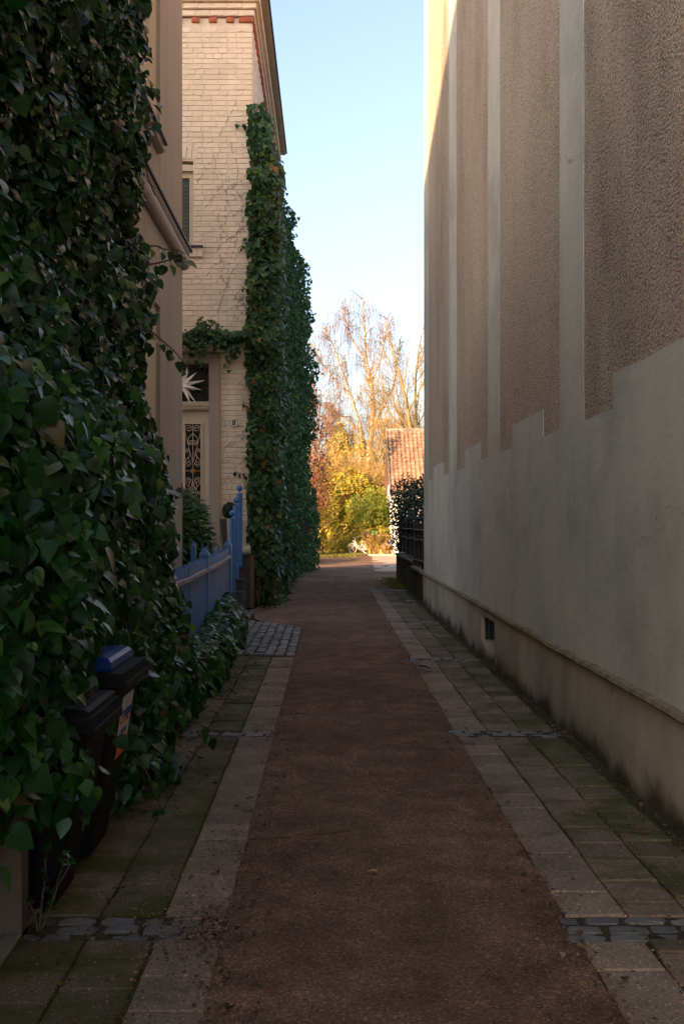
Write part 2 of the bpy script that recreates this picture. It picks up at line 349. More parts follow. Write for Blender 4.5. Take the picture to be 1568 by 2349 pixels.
# --- leaves: templates lie in the plane (side s, tip t) with normal n
def leaf_tpl(outline, fold=.25, curl=.25):          # outline: half outline from stalk to tip as (half width, along)
    vs = []; n = len(outline)
    for w, t in outline:
        vs += [(-w, t, fold * w - curl * t * t), (0, t, -curl * t * t), (w, t, fold * w - curl * t * t)]
    fs = []
    for i in range(n - 1):
        a, b = 3 * i, 3 * i + 3
        if outline[i][0] == 0: fs += [(a + 1, b, b + 1), (a + 1, b + 1, b + 2)]
        elif outline[i + 1][0] == 0: fs += [(a, b + 1, a + 1), (a + 1, b + 1, a + 2)]
        else: fs += [(a, b, b + 1), (a, b + 1, a + 1), (a + 1, b + 1, b + 2), (a + 1, b + 2, a + 2)]
    used = sorted({i for f in fs for i in f}); mp = {o: k for k, o in enumerate(used)}
    return np.array([vs[i] for i in used]), np.array([[mp[i] for i in f] for f in fs])
HEART = leaf_tpl([(0, .05), (.26, -.07), (.42, .02), (.50, .18), (.49, .36), (.40, .55), (.27, .73), (.13, .90), (0, 1.05)], .10, .20)
HEART2 = leaf_tpl([(0, .0), (.24, .0), (.37, .12), (.42, .30), (.36, .52), (.24, .75), (.11, .95), (0, 1.1)], .16, .12)
LOBED = leaf_tpl([(0, .03), (.30, -.04), (.52, .20), (.30, .42), (.28, .55), (.10, .85), (0, 1.02)], .2, .2)
SMALL = leaf_tpl([(0, .0), (.42, .2), (.28, .55), (0, 1.0)], .25, .15)
LANCE = leaf_tpl([(0, 0), (.16, .3), (.15, .6), (0, 1)], .3, .25)
DIAM = leaf_tpl([(0, 0), (.32, .45), (0, 1)], .3, .1)
NEEDLE = leaf_tpl([(0, 0), (.10, .4), (0, 1)], .2, .1)
def frames(N, T):
    N = N / np.linalg.norm(N, axis=1, keepdims=True)
    T = T - N * (T * N).sum(1, keepdims=True); T /= np.linalg.norm(T, axis=1, keepdims=True) + 1e-9
    return np.cross(T, N), T, N
def leaf_mesh(name, tpls, P, N, T, size, mat):
    S, T, N = frames(N, T); k = len(tpls); V = []; F = []; off = 0
    ids = np.arange(len(P)) % k
    for q, (tv, tf) in enumerate(tpls):
        m = ids == q
        if not m.any(): continue
        v = P[m][:, None, :] + size[m][:, None, None] * (tv[None, :, :1] * S[m][:, None, :] + tv[None, :, 1:2] * T[m][:, None, :] + tv[None, :, 2:3] * N[m][:, None, :])
        n = m.sum(); f = tf[None] + (np.arange(n) * len(tv))[:, None, None] + off
        V.append(v.reshape(-1, 3)); F.append(f.reshape(-1, 3)); off += n * len(tv)
    V = np.concatenate(V); F = np.concatenate(F).astype(np.int32)
    me = bpy.data.meshes.new(name); me.vertices.add(len(V)); me.vertices.foreach_set('co', V.astype(np.float32).ravel())
    me.loops.add(F.size); me.loops.foreach_set('vertex_index', F.ravel()); me.polygons.add(len(F))
    me.polygons.foreach_set('loop_start', np.arange(0, F.size, 3, dtype=np.int32))
    me.polygons.foreach_set('use_smooth', np.ones(len(F), bool)); me.update(); me.validate(); me.materials.append(MT[mat]); return me
TPLM = {}
def tpl_mesh(tpl, mat):
    key = (id(tpl), mat)
    if key not in TPLM:
        me = bpy.data.meshes.new('leaf'); me.from_pydata([tuple(p) for p in tpl[0]], [], [tuple(int(i) for i in f) for f in tpl[1]])
        me.polygons.foreach_set('use_smooth', [True] * len(me.polygons)); me.update(); me.materials.append(MT[mat]); TPLM[key] = me
    return TPLM[key]
def leaf_objects(parent, tpls, P, N, T, size, mat):  # single leaves that can be picked out, sharing mesh data
    S, T, N = frames(N, T)
    for i in range(len(P)):
        o = bpy.data.objects.new('leaf', tpl_mesh(tpls[i % len(tpls)], mat)); col.objects.link(o)
        M = Matrix(((S[i][0], T[i][0], N[i][0], 0), (S[i][1], T[i][1], N[i][1], 0), (S[i][2], T[i][2], N[i][2], 0), (0, 0, 0, 1)))
        o.parent = parent
        o.matrix_parent_inverse = Matrix.Translation(parent.location).inverted()
        o.matrix_basis = Matrix.Translation(P[i]) @ M @ Matrix.Scale(float(size[i]), 4)
def nz(x, y, z=0, s=1.0): return mnoise.noise(Vector((x * s, y * s, z * s)))
def vnz(A, s, o=0):                                  # noise at rows of A
    return np.array([mnoise.noise(Vector((p[0] * s + o, p[1] * s + o, p[2] * s))) for p in A])
def split_leaves(thing_o, tpls, P, N, T, size, mat, nobj, score):
    order = np.argsort(-score); a, b = order[:nobj], order[nobj:]
    leaf_objects(thing_o, tpls, P[a], N[a], T[a], size[a], mat)
    me = leaf_mesh('foliage', tpls, P[b], N[b], T[b], size[b], mat)
    o = link('foliage', me); pset(o, thing_o); o['kind'] = 'stuff'; return o
# ------------------------------------------------------------------ ground, lane, pavements
MB().add([(-300, -80, -.06), (300, -80, -.06), (300, 500, -.06), (-300, 500, -.06)], [(0, 1, 2, 3)]).build('ground', 'lawn').__setitem__('kind', 'structure')
g = MB().add([(-2.4, -6, -.02), (1.95, -6, -.02), (1.95, 31, -.02), (-2.4, 31, -.02)], [(0, 1, 2, 3)]).build('soil_strip', 'soil'); g['kind'] = 'structure'
def lane():
    secs = [(-4, -.44, 1.02), (12.3, -.44, 1.02), (15.5, -.44, 1.02), (16.0, -.75, 1.02), (17.2, -1.25, 1.02), (19, -1.40, 1.02), (24.3, -1.35, 1.02), (24.7, -1.33, 1.55),
            (29.2, -1.2, 1.85), (31, -1.15, 2.6), (36, -1.3, 2.8), (44, -1.6, 2.6), (46.5, -2.2, 2.3)]
    ys = list(np.arange(-4, 14, .14)) + list(np.arange(14, 46.5, .3)); nx = 26; m = MB()
    Y = [s[0] for s in secs]; L = [s[1] for s in secs]; Rr = [s[2] for s in secs]
    for y in ys:
        a, b = np.interp(y, Y, L), np.interp(y, Y, Rr)
        a += .03 * nz(y, 3, 0, 1.3) - .03 + .015 * nz(y, 8, 0, 6); b += .012
        for i in range(nx + 1):
            x = a + (b - a) * i / nx; e = min(i, nx - i) / nx
            z = .004 + .022 * nz(x, y * .6, 0, 1.6) * min(1, e * 6) + .007 * nz(x, y, 5, 7) + .014 * min(1, e * 5)
            m.v.append((x, y, z))
    for j in range(len(ys) - 1):
        for i in range(nx):
            k = j * (nx + 1) + i; m.f.append((k, k + 1, k + nx + 2, k + nx + 1))
    o = m.build('lane', 'gravel', None, True); o['kind'] = 'structure'
    # loose pebbles on the lane and kicked onto the slabs
    n = 13000; t = rng.random(n); y = 2.9 + 9 * t ** 1.8; x = rng.normal(.28, .62, n); x = np.clip(x, -1.1, 1.6)
    spill = rng.random(n) < .08; x[spill] = rng.normal(-.62, .16, spill.sum()); y[spill] = rng.uniform(2.9, 5.2, spill.sum())
    sp2 = rng.random(n) < .10; x[sp2] = -.42 - np.abs(rng.normal(0, .15, sp2.sum())); y[sp2] = 4.1 + rng.normal(0, .15, sp2.sum())
    sz = rng.gamma(3, .0011, n) + .0012; m = MB(); V = []; F = []
    oc = np.array([(1, 0, 0), (0, 1, 0), (-1, 0, 0), (0, -1, 0), (0, 0, .7), (0, 0, -.7)]); of = [(0, 1, 4), (1, 2, 4), (2, 3, 4), (3, 0, 4)]
    for i in range(n):
        a = rng.random() * 6.28; c, s_ = math.cos(a), math.sin(a); k = sz[i]; e = .6 + .8 * rng.random(); b = len(V)
        zz = .016 if -.44 < x[i] < 1.02 else .026
        for p in oc[:5]: V.append((x[i] + k * (p[0] * c * e - p[1] * s_), y[i] + k * (p[0] * s_ * e + p[1] * c), zz + k * p[2]))
        F += [tuple(b + q for q in f) for f in of]
    m.v = V; m.f = F; p = m.build('gravel', 'pebble'); tag(p, 'loose reddish gravel scattered over the lane and slab edges', 'gravel', kind='stuff')
lane()
T0 = .267                                            # slab pitch
def slab_mesh(k, mat):
    m = MB(); h = .5 - .012; m.bevbox(-h, h, -h, h, -.15, 0, .02); me = m.mesh('paving_slab', mat)
    return me
SL = {k: slab_mesh(0, k) for k in ('slab', 'slab_mid', 'slab_moss')}
def sett_mesh(seed):
    r = random.Random(seed); m = MB(); v = []; f = []
    ring = [(-.46, -.42), (-.1, -.47), (.3, -.46), (.46, -.36), (.47, .1), (.44, .42), (.05, .47), (-.4, .45), (-.47, .05)]
    ring = [(a + r.uniform(-.05, .05), b + r.uniform(-.05, .05)) for a, b in ring]; n = len(ring)
    for z, k in ((-.8, 1), (-.10, 1), (-.02, .90)): v += [(a * k, b * k, z + (r.uniform(-.04, .04) if z > -.2 else 0)) for a, b in ring]
    v.append((0, 0, r.uniform(-.02, .02)))
    for q in (0, 1):
        for i in range(n): j = (i + 1) % n; f.append((q * n + i, q * n + j, q * n + n + j, q * n + n + i))
    for i in range(n): f.append((2 * n + i, 2 * n + (i + 1) % n, 3 * n))
    m.add(v, f); return m.mesh('cobblestone', 'sett', False)
SETTS = [sett_mesh(i) for i in range(6)]
def piece(name, me, parent, x, y, z, sx, sy, sz, rz=0, rx=0, ry=0):
    o = bpy.data.objects.new(name, me); col.objects.link(o); o.parent = parent
    o.location = (x, y, z); o.scale = (sx, sy, sz); o.rotation_euler = (rx, ry, rz); return o
BANDS = [(4.00, 4.25), (7.74, 8.03), (12.0, 12.25), (16.5, 16.75), (21.0, 21.3), (24.15, 24.6)]
def setts(parent, x0, x1, y0, y1, rows=3, lx=.15):
    d = (y1 - y0) / rows
    for r in range(rows):
        x = x0 - random.uniform(0, .06)
        while x < x1 - .03:
            w = lx * random.uniform(.75, 1.3); w = min(w, x1 - x)
            if w > .05: piece('cobblestone', random.choice(SETTS), parent, x + w / 2, y0 + d * (r + .5) + random.uniform(-.01, .01), .009 + random.uniform(-.006, .005), w * .97, d * .95, .12, random.uniform(-.06, .06))
            x += w
def paving(parent, cols, y0, y1, bands, mats, offs):
    for c, (xa, xb) in enumerate(cols):
        edges = [y0] + [e for b in bands for e in b if y0 < e < y1] + [y1]
        for a, b in zip(edges[::2], edges[1::2]):
            y = a + .004; first = True
            while y < b - .02:
                l = T0 if not first else T0 * offs[c]; first = False
                l = min(l, b - y)
                if l > .04:
                    mt = mats[c]
                    if c == 2 and random.random() < .2: mt = 'slab_mid'
                    piece('paving_slab', SL[mt], parent, (xa + xb) / 2 + random.uniform(-.004, .004), y + l / 2, .016 + random.uniform(-.005, .005), xb - xa, l, .3, random.uniform(-.010, .010), random.uniform(-.018, .018), random.uniform(-.018, .018))
                y += l
pr = MB().add([(1.0, 2.2, .004), (1.95, 2.2, .004), (1.95, 24.8, .004), (1.0, 24.8, .004)], [(0, 1, 2, 3)]).build('pavement_right', 'joint'); pr['kind'] = 'structure'
paving(pr, [(1.005, 1.272), (1.276, 1.543), (1.547, 1.81)], 2.4, 24.1, BANDS[:5], ['slab', 'slab_mid', 'slab_moss'], [1, .55, .75])
for a, b in BANDS[:5]: setts(pr, 1.0, 1.84, a, b)
setts(pr, .95, 1.9, *BANDS[5], rows=4, lx=.17)
pl = MB().add([(-1.5, 2.2, .004), (-.43, 2.2, .004), (-.43, 12.6, .004), (-1.5, 12.6, .004)], [(0, 1, 2, 3)]).build('pavement_left', 'joint'); pl['kind'] = 'structure'
paving(pl, [(-.70, -.433), (-.971, -.704), (-1.242, -.975)], 2.4, 12.35, BANDS[:2], ['slab', 'slab_moss', 'slab_moss'], [.8, .4, 1])
for a, b in BANDS[:2]: setts(pl, -1.25, -.50 if a < 5 else -.44, a, b)
# the cobbled entrance by the blue fence: columns of setts, each column following the slant of the far edge
fc = MB().add([(-1.75, 12.4, .007), (-.42, 12.4, .007), (-.40, 15.6, .007), (-1.75, 17.6, .007)], [(0, 1, 2, 3)]).build('cobbled_entrance', 'joint'); fc['kind'] = 'structure'
nc = 9; cw = 1.2 / nc
for c in range(nc):
    xa = -1.62 + c * cw; y = 12.46 + .15 * (1 - abs(c - 4) / 4); yend = 15.45 + (nc - c) * .19
    while y < yend:
        l = random.uniform(.11, .17)
        piece('cobblestone', random.choice(SETTS), fc, xa + cw / 2 + random.uniform(-.006, .006), y + l / 2, .022 + random.uniform(-.008, .01), cw * .92, l * .93, .12, random.uniform(-.08, .08)); y += l
for y in np.arange(17.1, 18.9, .16):
    for x in (-1.58, -1.45): piece('cobblestone', random.choice(SETTS), fc, x, y, .016, .12, .15, .12, random.uniform(-.1, .1))
# concrete edging in front of the bins
kb = MB().bevbox(-1.32, -1.245, 3.2, 6.1, -.05, .028, .008).build('bin_kerb', 'kerb'); kb['kind'] = 'structure'
# sunlit flagstones at the end of the lane
fp = MB().add([(1.35, 32.4, -.004), (7, 31.5, -.004), (7, 48, -.004), (1.5, 48, -.004)], [(0, 1, 2, 3)]).build('yard', 'flag'); fp['kind'] = 'structure'
fm = MB(); fm.bevbox(-.495, .495, -.495, .495, -.1, 0, .01); fme = fm.mesh('flagstone', 'flag')
for i in range(5):
    for j in range(11):
        x, y = 1.55 + 1.1 * i + .05 * j, 33.2 + 1.4 * j - .12 * i
        if x > 6.5 or y > 47.6: continue
        piece('flagstone', fme, fp, x + .55, y + .7, .02 + random.uniform(-.005, .005), 1.09, 1.39, .3, .02)
fk = MB().bevbox(1.9, 7, 48.05, 48.25, -.05, .10, .02).build('yard_kerb', 'flag'); fk['kind'] = 'structure'
vg = MB().add([(-2.6, 44.5, -.01), (2.4, 45.2, -.01), (3.4, 53, .05), (-5, 56, .05)], [(0, 1, 2, 3)]).build('grass_verge', 'lawn'); vg['kind'] = 'structure'

# ------------------------------------------------------------------ the plastered house on the right
rh = thing('plastered_house', 'tall house with smooth grey plaster bands, brown roughcast panels and a battlement-edged dado', 'house', (1.93, 12, 0))
X0 = 1.93; YE = 20.2; YS = -2.0; HT = 12.9; XB = 2.07
cw_ = MB()
for a, b, c, d in rects_minus(YS, YE - .01, 0, HT, [(11.5, 12.5, -.1, .53)]): cw_.box(XB, 2.45, a, b, c, d)
cw_.box(2.451, 11, YS, YE - .011, 0, HT - .001).build('core_wall', 'plaster', rh)
def cren():
    lo, hi = 2.46, 2.70; pts = [(YS, .63), (YE, .63), (YE, 2.48)]
    pts += [(19.27, 2.48)]
    for b, a in ((18.39, 16.66), (14.13, 12.67), (10.45, 8.96), (6.77, 5.2)):
        pts += [(b, lo), (b, hi), (a, hi), (a, lo)]
    pts += [(YS, lo)]
    out = []                                         # hand-cut edge: slightly wavy
    for (y0, z0), (y1, z1) in zip(pts, pts[1:] + pts[:1]):
        n = max(1, int(abs(y1 - y0) / .12)) if z0 > 2 and z1 > 2 else 1
        for i in range(n):
            t = i / n; w = .016 * nz(y0 + (y1 - y0) * t, 7, 3, 2.1) + .010 * nz(y0 + (y1 - y0) * t, 2, 3, 7) if z0 > 2 else 0
            out.append((y0 + (y1 - y0) * t, z0 + (z1 - z0) * t + w))
    return out
MB().prism(cren(), 'x', X0 - .006, XB).build('dado', 'plaster', rh)
strips = [(YE, 19.27), (15.97, 15.07), (12.07, 11.26), (8.32, 7.54), (4.3, 3.5)]
for b, a in strips:
    zs = np.arange(2.3, HT, .35); wob = lambda y, z: y + .014 * nz(y, 2, z, 1.1) + .007 * nz(y, 5, z, 4)
    MB().prism([(wob(a, z), z) for z in zs] + [((b - .002) if b == YE else wob(b, z), z) for z in zs[::-1]], 'x', X0 - .004, XB - .003).build('plaster_strip', 'plaster', rh)
for (q, a), (b, q2) in zip(strips, strips[1:] + [(YS, 0)]):
    MB().box(X0, XB - .004, b - .04, a + .04, 2.3, HT - .01).build('roughcast_panel', 'roughcast', rh)
for x0, x1, z0, z1 in rects_minus(YS, YE, -.1, .615, [(11.5, 12.5, -.2, .53)]):
    MB().box(X0 - .022, XB + .002, x0, x1 - .001, z0, z1).build('plinth', 'plinth', rh)
m = MB(); ys = np.arange(YS, YE + .01, .2)
prof = [(.05, -.02), (-.042, -.024), (-.058, -.004), (-.05, .022), (.05, .034)]
for y in ys:
    w = .014 * nz(y, 1, 1, 1.1) + .010 * nz(y, 4, 1, 3.7)
    for px, pz in prof: m.v.append((X0 + px + .008 * nz(y, 9, pz * 20, 4), min(y, YE + .01), .635 + pz + w))
n = len(prof)
for i in range(len(ys) - 1):
    for k in range(n - 1): m.f.append((i * n + k, i * n + k + 1, i * n + n + k + 1, i * n + n + k))
m.build('string_course', 'string', rh, False)
vn = MB().box(2.40, 2.449, 11.505, 12.495, 0, .525).build('vent_niche', 'plinth', rh)
o = MB().prism([(12.1, -.05), (12.499, -.05), (12.499, .22), (12.44, .20), (12.1, .12)], 'x', X0 - .015, 2.06).build('sill', 'plinth', None); o.parent = vn
o = MB().box(1.955, 2.085, 12.47, 12.497, .22, .49).build('vent_dark_box', 'black', None); o.parent = vn  # black box in place of the unlit depth behind the bars
for k in range(8):
    z = .235 + k * .031; o = MB().box(1.955, 2.085, 12.455, 12.465, z, z + .009).build('grille_bar', 'brass', None); o.parent = vn
for x in (2.0, 2.05): o = MB().box(x, x + .008, 12.456, 12.469, .22, .49).build('grille_bar', 'brass', None); o.parent = vn
MB().prism([(1.6, HT), (11.4, HT), (11.4, HT + .15), (6.4, HT + 4.5), (1.6, HT + .15)], 'y', YS - .3, YE + .2).build('roof', 'tile', rh)

# ------------------------------------------------------------------ the grey house on the left
gh = thing('grey_house', 'grey-brown rendered house with corner pilaster, ledges and beige wall panel, beside the near ivy', 'house', (-2.25, 12, 0))
GX, GY = -2.25, 15.3
top = lambda y: 10.15
MB().box(-12, GX - .05, 11.4, GY - .04, 0, top(0)).build('wall', 'coat_light', gh)
MB().box(-12, GX - .052, -2, 11.39, 0, 6.9).build('side_wing', 'coat_light', gh)
MB().box(GX - .06, GX, 13.3, GY, 0, 5.56).build('corner_pilaster', 'coat', gh)
MB().prism([(13.3, 5.86), (GY, 5.86), (GY, top(GY) - .05), (13.3, top(13.3) - .05)], 'x', GX - .06, GX).build('corner_pilaster', 'coat', gh)
MB().box(GX - .06, GX - .002, 8.6, 13.29, 5.86, 6.62).build('apron_panel', 'coat', gh)
MB().box(GX - .06, GX - .002, 8.6, 13.29, 4.55, 5.55).build('apron_panel', 'coat', gh)
MB().box(GX - .05, GX + .02, 11.0, 11.9, 0, 4.54).build('pilaster_strip', 'coat_light', gh)
def moulding(z, x, y0, y1, k):
    a = [(GX - .06, z - .30 * k), (x - .12, z - .30 * k)] + [(x - .12 + .10 * math.sin(t), z - .19 * k - .11 * k * math.cos(t)) for t in np.linspace(.2, 2.6, 7)] + [(x - .04, z - .07 * k), (x - .02, z - .02), (GX - .06, z - .02)]
    o = MB().prism(a, 'y', y0, y1).build('moulding', 'ledge', gh)
    s = MB().box(GX - .06, x + .01, y0, y1 + .02, z - .018, z + .015).build('slate_cap', 'slate', None); s.parent = o
moulding(5.86, GX + .14, 8.6, GY + .05, 1.0)
moulding(6.66, GX + .12, 8.6, 13.1, .45)
# ground floor window with a lattice frame, only its edge in view
w = MB().box(GX - .055, GX - .045, 9.4, 11.6, 2.0, 4.1).build('window', 'glass', gh)
for y in (9.4, 10.2, 11.0, 11.54): o = MB().box(GX - .045, GX + .03, y, y + .07, 2.0, 4.1).build('frame', 'frame', None); o.parent = w
for z in (2.0, 2.7, 3.4, 4.03): o = MB().box(GX - .043, GX + .025, 9.4, 11.6, z, z + .07).build('frame', 'frame', None); o.parent = w
MB().prism([(-12.3, top(GY) + .02), (-2.0, top(GY) + .02), (-2.0, top(GY) + .12), (-12.3, top(GY) + .12)], 'y', GY - .1, GY).build('parapet_cap', 'slate', gh)
MB().prism([(9.9, 0), (13.4, 0), (13.4, 16.4), (9.9, 17.4)], 'x', -13.5, -7.3).build('facade_shade_block', 'coat_light', gh)  # unseen block added to keep the sun off the brick facade
MB().box(-2.29, -1.9, -2, 8.7, 0, 6.9).build('front_bay', 'coat', gh)
MB().prism([(-12.2, 6.91), (-1.8, 6.91), (-1.8, 7.0), (-7, 8.6), (-12.2, 7.0)], 'y', -2.2, 8.3).build('roof', 'slate', gh)
# added unseen block: its sloped top keeps the low sun off the lane
sh = thing('sun_blocker', 'unseen block added to shade the lane from the low sun', 'house', (-30, -20, 0))
gz = lambda y: 9.63 + math.tan(R(SUN_EL)) * 40.33 - .214 * (y + 15.75)
MB().prism([(-46, 0), (-10.7, 0), (-10.7, gz(-10.7)), (-46, gz(-46))], 'x', -36, -24).build('wall', 'coat_light', sh)

# ------------------------------------------------------------------ brick house no. 8
bh = thing('brick_house', 'cream-painted brick house with red dentil cornice, rounded-head window and ivy-clad corner', 'house', (-3, 20, 0))
BX, BY = -1.545, 20.0
door_h = (-3.9, -2.18, -.2, 5.05); win_h = (-3.9, -2.72, 7.24, 8.93)
wall = MB()
for a, b, c, d in rects_minus(-6.5, BX, 0, 11.80, [door_h, win_h]): wall.box(a, b, BY, BY + .4, c, d)
wall.box(-6.5, BX - .001, BY + .401, 28.6, 0, 11.80)
wall_o = wall.build('wall', 'mortar', bh)
bm_ = MB(); bm_.box(-.5, .5, 0, 1, -.5, .5)
def brick_mesh(seed, mat):
    r = random.Random(seed); m = MB(); b = .05; v = []; j = lambda k=.03: r.uniform(-k, k)
    for y, i, iz in ((1, 0, 0), (.35, 0, 0), (0, .02, .10)):
        for x, z in ((-.5 + i, -.5 + iz), (.5 - i, -.5 + iz), (.5 - i, .5 - iz), (-.5 + i, .5 - iz)): v.append((x + j(.012), y + (j(.16) if y < .3 else 0), z + j(.04)))
    f = [(8, 9, 10, 11)]
    for k in (0, 4):
        for i in range(4): q = (i + 1) % 4; f.append((k + i, k + q, k + 4 + q, k + 4 + i))
    m.add(v, f); return m.mesh('brick', mat)
BR = [brick_mesh(i, 'brick') for i in range(7)]
CH = .1055; nb = 0; rest = MB(); cnt = 0
def place_brick(x, z, w, h):
    global nb
    me = random.choice(BR)
    vis = -2.96 < x + w / 2 < -1.5
    if vis and nb < 300 and z < 11.6 and (z > 6.3):
        nb += 1; o = bpy.data.objects.new('brick', me); col.objects.link(o); o.parent = wall_o; o.location = (x + w / 2, BY - .013, z + h / 2); o.scale = (w - .010, .03, h - .010)
        o.rotation_euler = (random.uniform(-.02, .02), random.uniform(-.012, .012), random.uniform(-.01, .01))
    else:
        rest.add([(x + w / 2 + p.co.x * (w - .010), BY - .013 + p.co.y * .03, z + h / 2 + p.co.z * (h - .010)) for p in me.vertices], [tuple(p.vertices) for p in me.polygons])
rows = range(8, 111)
for r in sorted(rows, key=lambda r: -r):
    z = .22 + r * CH
    if z + CH > 11.70: continue
    x = BX + .003; k = r % 2
    while x > -4.3:
        w = (.315 if (k % 2 == 0) else .19) if r % 3 else (.315 if random.random() < .7 else .17)
        w *= random.uniform(.95, 1.05); k += 1; x -= w
        cx = x + w / 2; hz = z + CH / 2
        if any(h[0] - .01 < cx + w * .45 and cx - w * .45 < h[1] + .0 and h[2] - .02 < hz < h[3] + .03 for h in (door_h, (win_h[0], win_h[1], win_h[2], win_h[3] + .26))):
            hx = -2.18 if hz < 6 else -2.72
            if x + w > hx + .05: place_brick(hx + .005, z, x + w - hx - .005, CH)
            continue
        place_brick(x, z, w, CH)
o = rest.build('lower_brickwork', 'brick', None); o.parent = wall_o; o['kind'] = 'stuff'
# side wall courses, seen edge on under the eaves
sb = MB()
for r in range(0, 112):
    z = .22 + r * CH
    if z > 11.6: break
    y = BY + .003
    while y < 28.4:
        w = random.uniform(.19, .32); sb.box(BX - .02, BX + .013 + random.uniform(-.002, .003), y, y + w - .01, z, z + CH - .01); y += w
o = sb.build('side_brickwork', 'brick', None); o.parent = wall_o; o['kind'] = 'stuff'
# segmental arch over the window: bricks on end
for k in range(6):
    x = -2.66 - .11 * k; a = .16 - .05 * k
    o = bpy.data.objects.new('arch_brick', BR[k]); col.objects.link(o); o.parent = wall_o; o.location = (x - .03, BY - .016, 9.08 + .015 * k); o.scale = (.095, .03, .27); o.rotation_euler = (0, a, 0)
# cornice: stepped courses round the corner with red dentils under them
for k, (z0, z1, p) in enumerate(((11.82, 11.945, .055), (11.95, 12.065, .10), (12.07, 12.26, .165))):
    cz = MB().box(-6.6, BX + p, BY - p, 28.6 + p, z0, z1 - .004).build('cornice_course', 'mortar', bh)
    x = BX + p - .002; kk = 0
    while x > -4.2:
        w = .30 * random.uniform(.93, 1.07); o = bpy.data.objects.new('brick', BR[kk % 7]); col.objects.link(o); o.parent = cz
        o.location = (x - w / 2, BY - p - .012, (z0 + z1) / 2); o.scale = (w - .01, .03, z1 - z0 - .012); x -= w; kk += 1
xs = BX + .02; dn = bpy.data.meshes
dm = brick_mesh(3, 'redbrick')
for k in range(7):
    wd = .29 if k == 0 else .155; xx = -1.66 if k == 0 else -1.98 - .346 * (k - 1)
    o = bpy.data.objects.new('dentil', dm); col.objects.link(o); pset(o, bh); o.location = (xx, BY - .05, 11.762); o.scale = (wd, .08, .115)
for k in range(24):
    o = bpy.data.objects.new('dentil', dm); col.objects.link(o); pset(o, bh); o.location = (BX + .05, BY + .35 + .346 * k, 11.762); o.scale = (.155, .08, .115); o.rotation_euler = (0, 0, R(90))
MB().box(-6.8, BX + .30, BY - .22, 28.75, 12.262, 12.33).build('eaves_board', 'coat', bh)
ex, e0, e1 = BX + .34, BY - .30, 28.85
MB().add([(-9, e0, 12.335), (ex, e0, 12.335), (ex, e1, 12.335), (-9, e1, 12.335), (-9, e0, 12.385), (ex, e0, 12.385), (ex, e1, 12.385), (-9, e1, 12.385), (-9, 24.3, 14.0), (-4.4, 24.3, 14.0)],
         [(3, 2, 1, 0), (0, 1, 5, 4), (1, 2, 6, 5), (2, 3, 7, 6), (4, 5, 9, 8), (5, 6, 9), (6, 7, 8, 9)]).build('roof', 'slate', bh)
# window behind a blind
wn_ = MB().box(-3.9, -2.74, BY + .16, BY + .2, 7.24, 8.9).build('window', 'frame', bh)
o = MB().box(-3.85, -2.80, BY + .15, BY + .158, 7.36, 8.62).build('pane', 'glass', None); o.parent = wn_
for k in range(46):
    z = 7.37 + k * .027; o = MB().prism([(BY + .118, z), (BY + .122, z), (BY + .146, z + .024), (BY + .142, z + .024)], 'x', -3.85, -2.815).build('blind_slat', 'blind', None); o.parent = wn_
o = MB().box(-2.81, -2.735, BY + .09, BY + .16, 7.27, 8.72).build('frame', 'frame', None); o.parent = wn_
o = MB().box(-3.9, -2.735, BY + .092, BY + .162, 8.62, 8.74).build('frame', 'frame', None); o.parent = wn_
o = MB().prism([(-3.9, 8.94), (-2.72, 8.86), (-2.72, 8.74), (-3.9, 8.74)], 'y', BY + .02, BY + .17).build('head', 'frame', None); o.parent = wn_
o = MB().box(-3.9, -2.735, BY + .06, BY + .16, 7.22, 7.30).build('frame', 'frame', None); o.parent = wn_
sl_ = MB().box(-3.9, -2.52, BY - .10, BY + .05, 7.185, 7.215).build('sill', 'slate', None); sl_.parent = wn_
for k in range(7): o = MB().bevbox(-2.63 - .11 * k, -2.53 - .11 * k, BY - .06, BY - .001, 7.0, 7.18, .008).build('sill_brick', 'brick', None); o.parent = wn_
# door, surround, fanlight
su = MB().box(-2.40, -2.181, BY - .04, BY + .35, .9, 5.05).box(-3.9, -2.401, BY - .038, BY + .35, 4.86, 5.05).build('door_surround', 'jamb', bh)
dr = MB()
pane_r = (-2.90, -2.585, 1.72, 3.66)
for a, b, c, d in rects_minus(-3.9, -2.41, .95, 3.92, [(pane_r[0] - .0, pane_r[1], pane_r[2], pane_r[3])]): dr.box(a, b, BY + .12, BY + .17, c, d)
dr = dr.build('door', 'cream', bh)
o = MB().box(-2.95, -2.56, BY + .172, BY + .18, 1.68, 3.70).build('door_glass', 'glass', None); o.parent = dr
fr = MB()
for a, b, c, d in rects_minus(pane_r[0] - .03, pane_r[1] + .03, pane_r[2] - .03, pane_r[3] + .03, [pane_r]): fr.box(a, b, BY + .10, BY + .119, c, d)
o = fr.build('glazing_bead', 'cream', None); o.parent = dr
